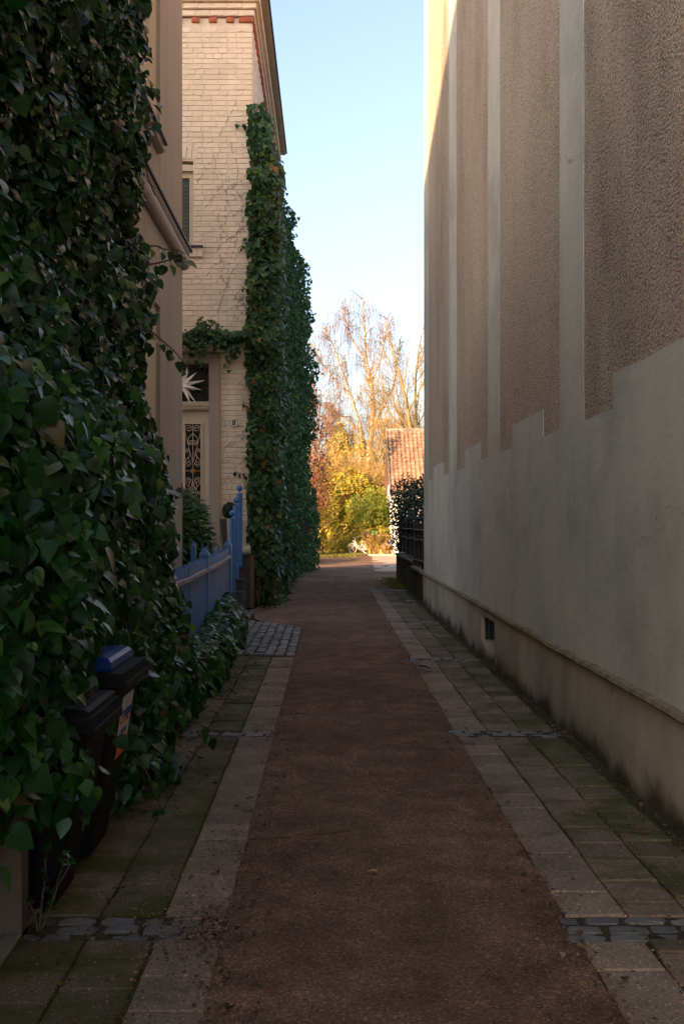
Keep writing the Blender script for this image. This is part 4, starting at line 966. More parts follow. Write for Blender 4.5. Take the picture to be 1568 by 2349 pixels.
bell = tag(MB().box(-2.275, -2.236, GY - .10, GY - .03, 2.08, 2.28).build('bell_plate', 'redbrick'), 'small dark red plate on the corner of the grey pilaster', 'plate')

# ------------------------------------------------------------------ bins
def wheelie_bin(label, y0, y1, ztop, lidmat, xf=-1.03, depth=.70):
    t = thing('wheelie_bin', label, 'bin', (xf - .35, (y0 + y1) / 2, 0), 'wheelie bins under the ivy'); cy = (y0 + y1) / 2; w = (y1 - y0) / 2
    m = MB(); zr = ztop - .10; xb = xf - depth; lv = [(.03, .80, .16), (.10, .84, .15), (.5 * zr, .91, .07), (zr, 1, 0)]
    ring = lambda k, s: [(xb + .05, -k), (xf - s - .05, -k), (xf - s - .015, -k * .93), (xf - s, -k * .8), (xf - s, k * .8), (xf - s - .015, k * .93), (xf - s - .05, k), (xb + .05, k)]
    for z, k, s in lv:
        for x, yq in ring(w * k * .93, s): m.v.append((x, cy + yq, z))
    for i in range(3):
        for q in range(8): m.f.append((i * 8 + q, i * 8 + (q + 1) % 8, i * 8 + 8 + (q + 1) % 8, i * 8 + 8 + q))
    m.f.append(tuple(range(8))[::-1]); m.build('body', 'bin', t)
    r = MB().prism([(cy - w, zr - .035), (cy + w, zr - .035), (cy + w, zr + .02), (cy + w * .985, zr + .035), (cy - w * .985, zr + .035), (cy - w, zr + .02)], 'x', xb, xf + .03).build('rim', 'bin', t)
    o = MB().box(xf + .032, xf + .045, cy - w * .98, cy + w * .98, zr - .055, zr - .015).build('rim_lip', 'bin', None); o.parent = r
    l = MB(); pr = [(-.01, .036, 1.0), (.05, .040, .98), (.085, .055, .90), (.10, .09, .72)]
    xa, xz = xb - .02, xf + .015
    prof = [(0, .036, 0), (.035, .060, .0), (.05, .066, .015), (.085, .085, .05), (.10, .088, .075)]
    shape = [(0, .036, 0), (0, .058, 0), (.022, .066, 0), (.055, .068, 0), (.062, .098, 0), (.085, .112, 0), (.16, .118, 0)] if lidmat == 'bin' else [(.045, .036, 0), (.040, .052, 0), (.044, .082, 0), (.056, .100, 0), (.085, .110, 0), (.15, .116, 0), (.22, .118, 0)]
    for ins, z, q in shape:
        for x, yq in ((xa + ins, -w + ins), (xz - ins * 1.3, -w + ins), (xz - ins * 1.3, w - ins), (xa + ins, w - ins)): l.v.append((x, cy + yq, zr + z))
    for i in range(6):
        for q in range(4): l.f.append((i * 4 + q, i * 4 + (q + 1) % 4, i * 4 + 4 + (q + 1) % 4, i * 4 + 4 + q))
    l.f.append((24, 25, 26, 27)); lo_ = l.build('lid', lidmat, t)
    o = MB().tube([(xb - .03, cy - w * .6, zr + .05), (xb - .09, cy - w * .6, zr + .07), (xb - .09, cy + w * .6, zr + .07), (xb - .03, cy + w * .6, zr + .05)], .014, 8).build('handle', lidmat, None); o.parent = lo_
    for sy in (-1, 1): MB().lathe([(.02, -.025), (.10, -.025), (.10, .025), (.02, .025)], (xb + .06, cy + sy * w * .72, .10), 16, 'y').build('wheel', 'rubber', t)
    return t, cy, w, zr
wheelie_bin('black wheelie bin with a black lid, nearest the concrete pier', 4.22, 4.76, .93, 'bin')
tb, cy, w, zr = wheelie_bin('black paper-recycling wheelie bin with a bright blue lid and Papier label', 4.86, 5.46, 1.02, 'binblue')
lx = -1.043; la_y0, la_y1, lz0, lz1 = 5.08, 5.33, .48, .80
def on_bin(yy, zz, e=.0): return (lx - .085 * (.92 - zz) / .45 * .82 + .020 + e, yy, zz)
def patch(y0, y1, z0, z1, e, name, mat, parent):
    o = MB().add([on_bin(y0, z0, e), on_bin(y1, z0, e), on_bin(y1, z1, e), on_bin(y0, z1, e), on_bin(y0, z0, e - .03), on_bin(y1, z0, e - .03), on_bin(y1, z1, e - .03), on_bin(y0, z1, e - .03)], [(0, 1, 2, 3), (4, 7, 6, 5), (0, 4, 5, 1), (1, 5, 6, 2), (2, 6, 7, 3), (3, 7, 4, 0)]).build(name, mat, None)
    if parent.type == 'EMPTY': pset(o, parent)
    else: o.parent = parent
    return o
lb = patch(la_y0, la_y1, lz0, lz1, 0, 'label', 'label', tb)
patch(la_y0, la_y1, lz0 + .001, lz0 + .10, .0015, 'orange_field', 'orange', lb); patch(la_y0 + .004, la_y1, .655, .667, .0015, 'orange_line', 'orange', lb); patch(la_y0 + .001, la_y0 + .014, lz0, .73, .0014, 'orange_edge', 'orange', lb)
for q in range(3): patch(5.12 + .05 * q, 5.155 + .05 * q, .595, .625, .0015, 'small_print', 'ink', lb)
me = text_mesh('Papier', .085, 'ink', 'lettering', .001); o = link('lettering', me); o.parent = lb
o.matrix_basis = Matrix.Translation(on_bin(5.21, .715, .0022)) @ Matrix.Rotation(R(90), 4, 'Z') @ Matrix.Rotation(R(90), 4, 'X') @ Matrix.Rotation(R(-8), 4, 'X')
cp = MB().bevbox(-1.9, -1.245, 4.04, 4.13, -.05, .86, .01).build('concrete_pier', 'concrete'); tag(cp, 'bare concrete pier at the near end of the bin bay', 'pier')

# ------------------------------------------------------------------ right boundary: low wall with iron fence, holly
for k, (a, b, h, lab) in enumerate(((20.25, 23.3, .60, 'lower, nearer length of mossy stone wall under the black fence'), (23.35, 28.7, .73, 'taller, farther length of mossy stone wall under the black fence'))):
    t = thing('garden_wall', lab, 'wall', (2.05, a, 0), 'low mossy walls carrying the black fence'); q = a; j = 0
    while q < b - .05:
        l = min(.98, b - q); MB().bevbox(X0 + .006 * (j % 2), 2.2, q + .006, q + l - .006, -.05, h, .012).build('stone_block', 'stonewall', t); q += l; j += 1
    MB().bevbox(X0 - .035, 2.24, a, b, h + .001, h + .055, .02).build('coping', 'coping', t)
bk = thing('iron_fence', 'black iron fence with ball finials and dark boards behind, on the low stone wall', 'fence', (2.05, 24, .6))
for k, y in enumerate((20.5, 21.6, 22.5, 23.35, 24.6, 26.0, 27.3, 28.6)):
    z = .66 if y < 23.3 else .78; th = .05 if k == 3 else .032
    p = MB().box(2.03 - th, 2.03 + th, y - th, y + th, z if k != 3 else .5, 1.70).build('post', 'fence_dark', bk); o = MB().ball((2.03, y, 1.745), .05, 12).build('ball_finial', 'fence_dark', None, True); o.parent = p
for z, zb in ((1.50, 0), (1.25, .035), (.80, .03)):
    m = MB(); pts = [(2.0, y, z + zb * abs(math.sin((y - 20.3) * 1.25))) for y in np.arange(20.3, 28.7, .25)]; m.tube(pts, .016, 6); m.build('rail', 'fence_dark', bk, True)
y = 20.3
while y < 28.6:
    MB().box(2.05, 2.07, y, y + .13, .72 if y < 23.3 else .84, 1.46 + random.uniform(-.02, .02)).build('board', 'board_dark', bk); y += .136
y = 20.35
while y < 28.6: MB().tube([(2.03, y, 1.40), (2.03, y, 1.62), (2.03, y, 1.66)], [.009, .009, .002], 5).build('bar', 'fence_dark', bk); y += .14
ho = thing('holly', 'dark glossy holly bush spilling over the black fence', 'bush', (2.7, 26, 0))
n = 11000; cl = [((2.75, 25.4, 2.05), (.75, 2.2, .85)), ((2.35, 27.8, 1.9), (.65, 1.5, .95)), ((2.1, 28.8, 1.2), (.35, .7, .9)), ((2.75, 23.6, 2.5), (.55, 1.1, .75)), ((2.55, 22.7, 3.0), (.22, .3, .42)), ((2.2, 28.2, 2.25), (.5, .8, .75))]
wt = np.array([.36, .2, .1, .17, .05, .12]); ch = rng.choice(6, n, p=wt); d = rand_dirs(n); rr = rng.random((n, 1)) ** .40
P = np.array([cl[i][0] for i in ch]) + d * rr * np.array([cl[i][1] for i in ch]) * (1 + .25 * vnz(d * 2 + ch[:, None], 1.4)[:, None]); P = P[P[:, 2] > .8]; n = len(P)
T = rand_dirs(n) + np.array([-.2, -.2, .5])
split_leaves(ho, [DIAM, LANCE], P, rand_dirs(n) + np.array([-.4, -.5, .5]), T, rng.uniform(.06, .12, n), 'holly', 150, -P[:, 0] - .2 * P[:, 1])
m = MB()
for k in range(18):
    c_ = cl[k % 5][0]; s_ = cl[k % 5][1]; branch(m, (2.7, 25.5 + random.uniform(-1, 2), .2), (c_[0] + random.uniform(-1, 1) * s_[0], c_[1] + random.uniform(-1, 1) * s_[1], c_[2] + s_[2] * random.uniform(.2, .9)), .022, .006, 0, 8, .12)
m.build('stems', 'bark_dark', ho)
# ------------------------------------------------------------------ background: house with tiled roof
th = thing('tiled_house', 'white house with a steep brown pantile roof at the end of the lane', 'house', (3.2, 49, 0))
MB().box(3.20, 13, 48.6, 57, 0, 3.6).build('wall', 'whitewall', th)
E, RZ, EY, RY, XL = 3.15, 6.35, 48.2, 51.4, 2.98
nrow, ncol = 17, 14; rl = math.hypot(RY - EY, RZ - E) / nrow; pitch = math.atan2(RZ - E, RY - EY); cwid = .215
ro_ = MB().prism([(EY - .02, E - .1), (EY + .1, E - .14), (RY, RZ - .12), (RY + 3.2, E - .1), (RY + 3.2, E), (RY, RZ - .02), (EY, E - .03)], 'x', XL + .02, 13).build('roof', 'tile', th)
tm = MB(); prof = [(-.5, .25), (-.38, .0), (-.12, -.12), (.12, .12), (.3, .42), (.46, .36), (.56, .1)]
for yq, zq in ((-.08, .0), (1.0, -.03)):
    for x, z in prof: tm.v.append((x * cwid, yq * rl, z * .085 + .05 + zq))
for x, z in prof: tm.v.append((x * cwid, -.08 * rl, z * .085 + .025))
n = len(prof)
for k in range(n - 1): tm.f += [(k, k + 1, n + k + 1, n + k), (2 * n + k, 2 * n + k + 1, k + 1, k)]
tme = tm.mesh('roof_tile', 'tile', True)
for r in range(nrow):
    for c in range(ncol):
        o = bpy.data.objects.new('roof_tile', tme); col.objects.link(o); o.parent = ro_; t = r / nrow
        o.location = (XL + .1 + c * cwid, EY + (RY - EY) * t, E + (RZ - E) * t + random.uniform(-.006, .006)); o.rotation_euler = (pitch, 0, random.uniform(-.01, .01))
for k in range(6):
    o = MB().lathe([(.10, 0), (.12, .3), (.13, .58)], (XL - .02 + k * .56, RY, RZ + .02), 10, 'x').build('ridge_tile', 'coping', None); o.parent = ro_
o = MB().prism([(EY - .05, E - .05), (EY - .05, E + .10), (RY, RZ + .13), (RY, RZ - .02)], 'x', XL - .06, XL + .0).build('verge_board', 'coping', None); o.parent = ro_
MB().tube([(XL - .05, EY - .08, E - .02), (13, EY - .08, E - .05)], .06, 8).build('gutter', 'brass', th)

# ------------------------------------------------------------------ trees
def grow(seed, base, dirv, length, r0, levels, spread, nchild, ratio, up=.15, droop=0, wob=.12, limit=9e9, tip_droop=0, minr=.006):
    rd = random.Random(seed); T_ = MB(); C_ = MB(); cnt = [0]
    def rec(p, d, L, r, lv):
        cnt[0] += 1
        if cnt[0] > limit: return
        n = 7 if lv == 0 else (6 if lv < 3 else 4); pts = [p]; dd = d.copy(); rr = [r]
        for i in range(n):
            dd = (dd + Vector((rd.uniform(-wob, wob), rd.uniform(-wob, wob), rd.uniform(-wob, wob) + (up if lv < levels - 1 else -tip_droop) * .3 - (droop * .25 if lv >= 2 else 0)))).normalized()
            pts.append(pts[-1] + dd * L / n); rr.append(max(minr, r * (1 - (.55 if lv < levels else .6) * (i + 1) / n)))
        (T_ if lv < 2 else C_).tube(pts, rr, 8 if lv == 0 else (5 if lv < 3 else 3), lv < 2)
        if lv >= levels: return
        k = nchild[min(lv, len(nchild) - 1)]
        for i in range(k):
            t = .28 + .72 * (i + rd.random()) / k; j = min(int(t * n), n - 1); q = pts[j].lerp(pts[j + 1], t * n - j)
            ax = dd.orthogonal().normalized(); ax = Matrix.Rotation(rd.uniform(0, 6.28), 3, dd) @ ax
            nd = (Matrix.Rotation(spread * rd.uniform(.6, 1.25), 3, ax) @ (pts[j + 1] - pts[j]).normalized())
            rec(q, nd.normalized(), L * ratio * rd.uniform(.7, 1.1) * (1.15 - .4 * t), max(minr, rr[j] * .50), lv + 1)
        rec(pts[-1], dd, L * ratio * .8, rr[-1], lv + 1)
    rec(Vector(base), Vector(dirv).normalized(), length, r0, 0); return T_, C_
# silver birch, two stems forking low, with hanging twigs
bt = thing('birch_tree', 'tall bare silver birch with forked pale trunk and hanging reddish twigs', 'tree', (2.75, 70, 0))
tr = MB(); cr = MB()
def limb(m, pts, r0, r1, n=6):
    P_ = [Vector(p) for p in pts]; out = []; k = 5
    for i in range(len(P_) - 1):
        for q in range(k): t = q / k; out.append(P_[i].lerp(P_[i + 1], t) + Vector((random.uniform(-1, 1), random.uniform(-1, 1), 0)) * .05)
    out.append(P_[-1]); N_ = len(out); m.tube(out, [r0 + (r1 - r0) * i / (N_ - 1) for i in range(N_)], n); return out
B = lambda x, z, y=70: (x, y, z)
mains = [limb(tr, [B(2.75, 0), B(2.75, 4), B(2.85, 7.0), B(3.10, 9.5), B(2.95, 11.4), B(2.55, 13.2), B(2.50, 15.2), B(2.35, 17.3)], .26, .04, 8),
         limb(tr, [B(2.70, 4.5), B(2.45, 6.5), B(2.15, 8.5, 69.6), B(1.55, 10.4, 69.5), B(.85, 12.3, 69.4), B(.25, 14.0, 69.3), B(-.35, 15.0, 69.2)], .17, .03, 7),
         limb(tr, [B(2.9, 7.6), B(3.6, 9.3, 70.3), B(4.3, 10.6, 70.4), B(4.75, 12.2, 70.5), B(5.0, 14.2, 70.6)], .12, .025, 6),
         limb(tr, [B(2.2, 8.0), B(1.2, 8.9, 69.5), B(.2, 9.3, 69.3), B(-.9, 9.9, 69.2), B(-1.6, 10.8, 69)], .10, .02, 6),
         limb(tr, [B(2.4, 6.3), B(1.7, 7.5, 70.4), B(1.0, 7.8, 70.6), B(.0, 8.0, 70.8)], .08, .02, 6),
         limb(tr, [B(2.6, 13.0), B(1.7, 14.3, 70), B(1.2, 15.6, 69.9), B(.9, 16.6, 70)], .08, .02, 6),
         limb(tr, [B(2.95, 11.4), B(3.6, 13.0, 69.8), B(3.9, 14.6, 69.7), B(4.1, 15.8, 69.6)], .08, .02, 6),
         limb(tr, [B(1.5, 10.5, 69.5), B(.6, 11.4, 69.8), B(-.4, 12.6, 70), B(-1.0, 13.9, 70)], .07, .02, 6),
         limb(tr, [B(2.6, 6.0), B(3.6, 7.0, 69.8), B(4.6, 8.3, 69.6), B(5.6, 8.8, 69.6)], .08, .02, 6)]
rd = random.Random(5)
for mi, pts in enumerate(mains):
    for i in range(6, len(pts)):
        for q in range(3):
            d = Vector((rd.uniform(-1, 1), rd.uniform(-1, 1), rd.uniform(.1, 1))).normalized(); L_ = rd.uniform(.6, 1.7); a = pts[i]; sub = [a]
            for s_ in range(5): d = (d + Vector((rd.uniform(-.25, .25), rd.uniform(-.25, .25), .02 - .06 * s_))).normalized(); sub.append(sub[-1] + d * L_ / 5)
            tr.tube(sub, [.028, .022, .018, .015, .012, .010], 4, False)
            for s_ in range(2, 6):
                for w_ in range(2):
                    p = sub[s_]; e = Vector((rd.uniform(-.7, .7), rd.uniform(-.7, .7), rd.uniform(-.4, .3))); tw = [p]; hang = rd.uniform(.5, 1.7)
                    for u_ in range(5): e = (e * .62 + Vector((rd.uniform(-.1, .1), rd.uniform(-.1, .1), -.55))); tw.append(tw[-1] + e.normalized() * hang / 5)
                    cr.tube(tw, [.008, .007, .006, .0055, .005, .004], 3, False)
tr.build('trunk', 'birch', bt, True); o = cr.build('crown', 'birchtwig', bt); o['kind'] = 'stuff'
def bare_tree(label, seed, base, h, r, mat, tw, levels=5, nch=(6, 5, 4, 4), spread=.75, ratio=.55, dirv=(0, 0, 1), group='bare trees behind the hedge', up=.35, name='bare_tree'):
    t = thing(name, label, 'tree', base, group); a, b = grow(seed, base, dirv, h, r, levels, spread, nch, ratio, up)
    a.build('trunk', mat, t, True); o = b.build('crown', tw, t); o['kind'] = 'stuff'
bare_tree('bare spreading tree with thick olive trunk behind the tiled roof', 11, (5.35, 60, 0), 8.5, .21, 'bark', 'bark', 5, (7, 5, 4, 3), .62, .52)
bare_tree('slimmer bare tree rising between the birch and the tiled roof', 23, (4.0, 66, 0), 7.5, .10, 'bark', 'bark', 5, (7, 5, 4, 3), .6, .50)
bare_tree('small twiggy bare tree left of the birch, behind the copper leaves', 31, (-.6, 62, 0), 6.0, .13, 'bark_dark', 'birchtwig', 5, (7, 5, 4, 4), .7, .55)
bare_tree('bare tree at the far right edge by the plastered wall', 47, (6.6, 64, 0), 9, .20, 'bark', 'bark', 5, (7, 5, 4, 3), .65, .52)
bare_tree('thin straw-coloured bare sapling between the conifer and the birch', 53, (3.4, 63, 0), 5.2, .08, 'strawtwig', 'strawtwig', 5, (7, 5, 4, 4), .7, .55)
# copper-leaved beech at the ivy's edge
be = thing('beech_tree', 'young copper-leaved beech peeping out from behind the tall ivy', 'tree', (-1.35, 46, 0))
a, b = grow(77, (-1.35, 46, 0), (.05, 0, 1), 5.4, .10, 4, .6, (7, 5, 4), .5, .25); a.build('trunk', 'bark_dark', be, True); o = b.build('branches', 'bark_dark', be); o['kind'] = 'stuff'
n = 3400; z = rng.uniform(2.4, 8.4, n); th_ = rng.uniform(0, 6.28, n); rr = 1.25 * np.sqrt(np.clip((8.7 - z) / 4, .05, 1)) * rng.random(n) ** .5
P = np.stack([-1.15 + rr * np.cos(th_), 46 + rr * np.sin(th_), z], 1); P += vnz(P, 1.1)[:, None] * np.array([.35, .3, .1]); kp = vnz(P, 1.5, 8) > -.18; P = P[kp]; n = len(P)
o = link('crown', leaf_mesh('crown', [DIAM, SMALL], P, rand_dirs(n) + np.array([-.3, -.7, .2]), rand_dirs(n) + np.array([0, 0, -.6]), rng.uniform(.10, .17, n), 'beech')); pset(o, be); o['kind'] = 'stuff'
# bushes
def bush(name, label, clumps, n, mat, tpl, s, cat='bush', stems=0, stemmat='strawtwig', hole=-.2, fn=1.3, up=.3):
    c0 = clumps[0][0]; t = thing(name, label, cat, (c0[0], c0[1], 0)); vol = np.array([c[1][0] * c[1][2] for c in clumps]) ** .9; ch = rng.choice(len(clumps), n, p=vol / vol.sum())
    d = rand_dirs(n); d[:, 1] = -np.abs(d[:, 1]) * np.where(rng.random(n) < .8, 1, -1); rr = rng.random((n, 1)) ** .28
    P = np.array([clumps[i][0] for i in ch]) + d * rr * np.array([clumps[i][1] for i in ch]); P += vnz(P, fn)[:, None] * d * .35 + vnz(P, fn * 2.6, 5)[:, None] * d * .15
    kp = (vnz(P, fn * 1.4, 21) > hole) & (P[:, 2] > .02); P, d = P[kp], d[kp]; n = len(P)
    o = link('foliage', leaf_mesh('foliage', tpl, P, d * .6 + rand_dirs(n) * .55 + np.array([-.5, -.65, .35]), rand_dirs(n) + np.array([0, -.2, up]), rng.uniform(s * .7, s * 1.3, n), mat)); pset(o, t); o['kind'] = 'stuff'
    m = MB()
    for k in range(max(4, stems)):
        c, r_ = clumps[k % len(clumps)]; e = Vector((random.uniform(-1, 1) * r_[0], random.uniform(-.8, .3) * r_[1], random.uniform(.2, 1.0) * r_[2])); branch(m, (c[0] + random.uniform(-.3, .3), c[1], 0), Vector(c) + e, .03, .008, 0, 8, .15)
    m.build('stems', stemmat, t); return t
bush('evergreen_bush', 'broad golden-lit evergreen bush in the middle behind the white bicycle', [((.6, 55, 2.4), (1.5, 1.2, 2.0)), ((.1, 54.5, 1.3), (1.3, 1.0, 1.3)), ((1.3, 55.2, 3.5), (1.2, 1.0, 1.2)), ((1.7, 54.6, 1.0), (1.1, .9, .9)), ((-.4, 54.3, 2.2), (1.1, .9, 1.7))], 12500, 'bush', [DIAM, SMALL], .13, stems=14)
bush('privet_bush', 'fresh yellow-green upright privet bush just left of the tiled house', [((2.35, 53.2, 2.35), (.95, .9, 1.25)), ((2.6, 53.0, 1.9), (.8, .8, 1.0)), ((1.7, 53.4, 2.2), (.7, .8, 1.0))], 7000, 'privet', [DIAM, LANCE], .11, stems=10)
bush('undergrowth', 'low golden undergrowth between the privet and the white house wall', [((2.9, 52.4, .75), (.9, .7, .8)), ((2.0, 52.6, .8), (.8, .6, .75)), ((3.0, 53.4, 1.5), (.8, .6, .9))], 4200, 'bush', [SMALL], .10, stems=8)
bush('laurel_bush', 'shaded leafy bush at ground level left of the white bicycle', [((.35, 53.0, .45), (.7, .6, .55)), ((.95, 53.2, .45), (.5, .5, .45))], 1900, 'bush', [DIAM], .12)
bush('conifer', 'golden-brown yew standing behind the bushes left of the birch', [((.55, 60, 5.6), (.9, .9, 1.7)), ((.75, 60, 6.6), (.55, .6, 1.3)), ((1.7, 60.4, 5.8), (.7, .7, 1.1)), ((-.1, 60, 5.0), (.8, .8, 1.2)), ((.8, 60, 3.4), (1.6, 1, 2.0))], 9000, 'yew', [NEEDLE, LANCE], .20, cat='tree', stems=6, stemmat='bark_dark', hole=-.12)
bush('hedge', 'shaded olive hedge along the left edge of the lane end', [((-1.5, 41.5, .55), (.5, 5.5, .75)), ((-1.3, 49.5, .6), (.5, 2.2, .7)), ((-2.3, 41, .9), (.6, 4, .9))], 6800, 'bush', [SMALL, DIAM], .11, cat='hedge', stems=10)
bush('bramble', 'orange-lit bramble thicket rising left of the evergreen bush', [((-.7, 57, 2.6), (1.2, 1, 1.9)), ((-.3, 57.5, 3.8), (1.1, .8, 1.2)), ((-1.4, 56, 1.8), (.9, .9, 1.6))], 3200, 'yew', [SMALL], .10, stems=30)
# twiggy bare shrubs: arching straw-coloured stems
def twig_shrub(label, base, h, w_, k, mat='strawtwig', name='bare_shrub', seed=1, group='bare straw-coloured shrubs above the bushes'):
    rd = random.Random(seed); t = thing(name, label, 'shrub', base, group); m = MB(); ks = min(1, h / 3.5)
    for i in range(k):
        d = Vector((rd.uniform(-1, 1) * w_, rd.uniform(-1, .6) * w_ * .7, 1)).normalized(); p = Vector(base) + Vector((rd.uniform(-.4, .4), rd.uniform(-.3, .3), 0)); L_ = h * rd.uniform(.7, 1.1); pts = [p]
        for s_ in range(7): d = (d + Vector((rd.uniform(-.16, .16), rd.uniform(-.16, .16), -.02 * s_))).normalized(); pts.append(pts[-1] + d * L_ / 7)
        m.tube(pts, [.022, .02, .017, .014, .012, .01, .008, .006], 4, False)
        for s_ in range(2, 8):
            for q in range(5):
                e = (d + Vector((rd.uniform(-1, 1), rd.uniform(-1, 1), rd.uniform(-.4, .7)))).normalized(); a = pts[s_]; b = a + e * rd.uniform(.3, .8) * ks; c = b + (e + Vector((rd.uniform(-.5, .5), rd.uniform(-.5, .5), -.25))).normalized() * rd.uniform(.2, .5) * ks
                m.tube([a, b, c], [.009, .007, .004], 3, False)
                for q2 in range(2):
                    f_ = Vector((rd.uniform(-1, 1), rd.uniform(-1, 1), rd.uniform(-.5, .6))) * .3 * ks; m.tube([b, b + f_], [.006, .003], 3, False)
    o = m.build('stems', mat, t); return t
twig_shrub('bare straw-coloured shrub arching above the privet, before the birch', (2.4, 56.5, 0), 5.4, .40, 58, seed=3)
twig_shrub('bare straw-coloured shrub arching over the left of the evergreen bush', (.3, 57.5, 0), 5.6, .45, 58, seed=4)
twig_shrub('bare brownish shrub leaning out beside the copper beech', (-1.3, 50, 0), 4.6, .42, 46, 'birchtwig', seed=5)
twig_shrub('bare golden shrub close against the tiled house corner', (3.0, 57, 0), 5.0, .30, 42, seed=6)
twig_shrub('dead straw-coloured stems beside the rear wheel of the white bicycle', (2.42, 50.3, 0), .92, .22, 30, seed=8, name='dry_stems')
twig_shrub('clump of pale dead stalks at the edge of the flagstones', (2.75, 48.9, 0), .50, .4, 16, seed=9, name='dry_stems')
# golden weeping conifer by the hedge
gc = thing('golden_conifer', 'small golden feathery weeping conifer at the left of the lane end', 'shrub', (-.30, 50.6, 0)); PP = []; TT = []
for k in range(46):
    z0 = .15 + 1.05 * (k / 46); rr = .42 * (1.15 - z0 * .75); a = random.uniform(0, 6.28); p = Vector((-.30, 50.6, z0 + .12)); d = Vector((math.cos(a), math.sin(a), .25))
    for q in range(40):
        t = random.random() ** .7; x = p + d * rr * t; x.z -= .28 * t * t; PP.append((x.x + random.uniform(-.03, .03), x.y + random.uniform(-.03, .03), x.z)); TT.append((d.x * .5, d.y * .5, -.8))
PP = np.array(PP); TT = np.array(TT); n = len(PP)
o = link('foliage', leaf_mesh('foliage', [NEEDLE], PP, rand_dirs(n) + np.array([0, -.5, .3]), TT + rand_dirs(n) * .3, rng.uniform(.07, .13, n), 'goldcon')); pset(o, gc); o['kind'] = 'stuff'
MB().tube([(-.30, 50.6, 0), (-.30, 50.6, 1.2)], [.04, .01], 6).build('trunk', 'bark_dark', gc)
# distant wood behind everything
tl = thing('distant_trees', 'hazy mass of bare twigs and scrub closing the view behind the birch', 'trees', (2, 85, 0)); tl['kind'] = 'stuff'
m = MB(); rd = random.Random(12)
for k in range(520):
    x = rd.uniform(-12, 16); y = rd.uniform(80, 92); h_ = rd.uniform(2.5, 6.5); p = Vector((x, y, 0)); pts = [p]; d = Vector((rd.uniform(-.25, .25), 0, 1))
    for s_ in range(5): d = (d + Vector((rd.uniform(-.2, .2), 0, 0))).normalized(); pts.append(pts[-1] + d * h_ / 5)
    m.tube(pts, [.05, .04, .03, .022, .016, .01], 3, False)
    for q in range(12):
        a = pts[rd.randint(2, 5)]; m.tube([a, a + Vector((rd.uniform(-1.1, 1.1), rd.uniform(-.5, .5), rd.uniform(-.2, 1.2)))], [.014, .006], 3, False)
m.build('stems', 'strawtwig', tl)
n = 6000; P = np.stack([rng.uniform(-12, 16, n), rng.uniform(78, 84, n), 3.4 * rng.random(n) ** .8 + .3], 1)
o = link('scrub', leaf_mesh('scrub', [DIAM], P, rand_dirs(n) + np.array([0, -.6, .3]), rand_dirs(n), rng.uniform(.2, .4, n), 'yew')); pset(o, tl)
# grass on the verge
n = 9000; x = rng.uniform(-1.9, 2.5, n); y = rng.uniform(45.2, 52.5, n); P = np.stack([x, y, np.full(n, .0)], 1); kp = (vnz(P, .9) > -.25) & ~((x > 1.3) & (y < 48.2)); P = P[kp]; n = len(P)
o = link('grass', leaf_mesh('grass', [NEEDLE], P, rand_dirs(n) + np.array([0, -.8, 0]), rand_dirs(n) * .6 + np.array([0, 0, 1]), rng.uniform(.05, .12, n), 'grass')); tag(o, 'short yellowish grass on the verge at the lane end', 'grass', kind='stuff')
n = 1500; x = 1.93 - np.abs(rng.normal(0, .22, n)); y = rng.uniform(24.8, 29.5, n); P = np.stack([x, y, np.full(n, .0)], 1)
o = link('grass', leaf_mesh('grass', [NEEDLE], P, rand_dirs(n) + np.array([0, -.8, 0]), rand_dirs(n) * .7 + np.array([0, 0, .8]), rng.uniform(.03, .09, n), 'grass')); tag(o, 'ragged grass tufts at the foot of the low stone wall', 'grass', kind='stuff')

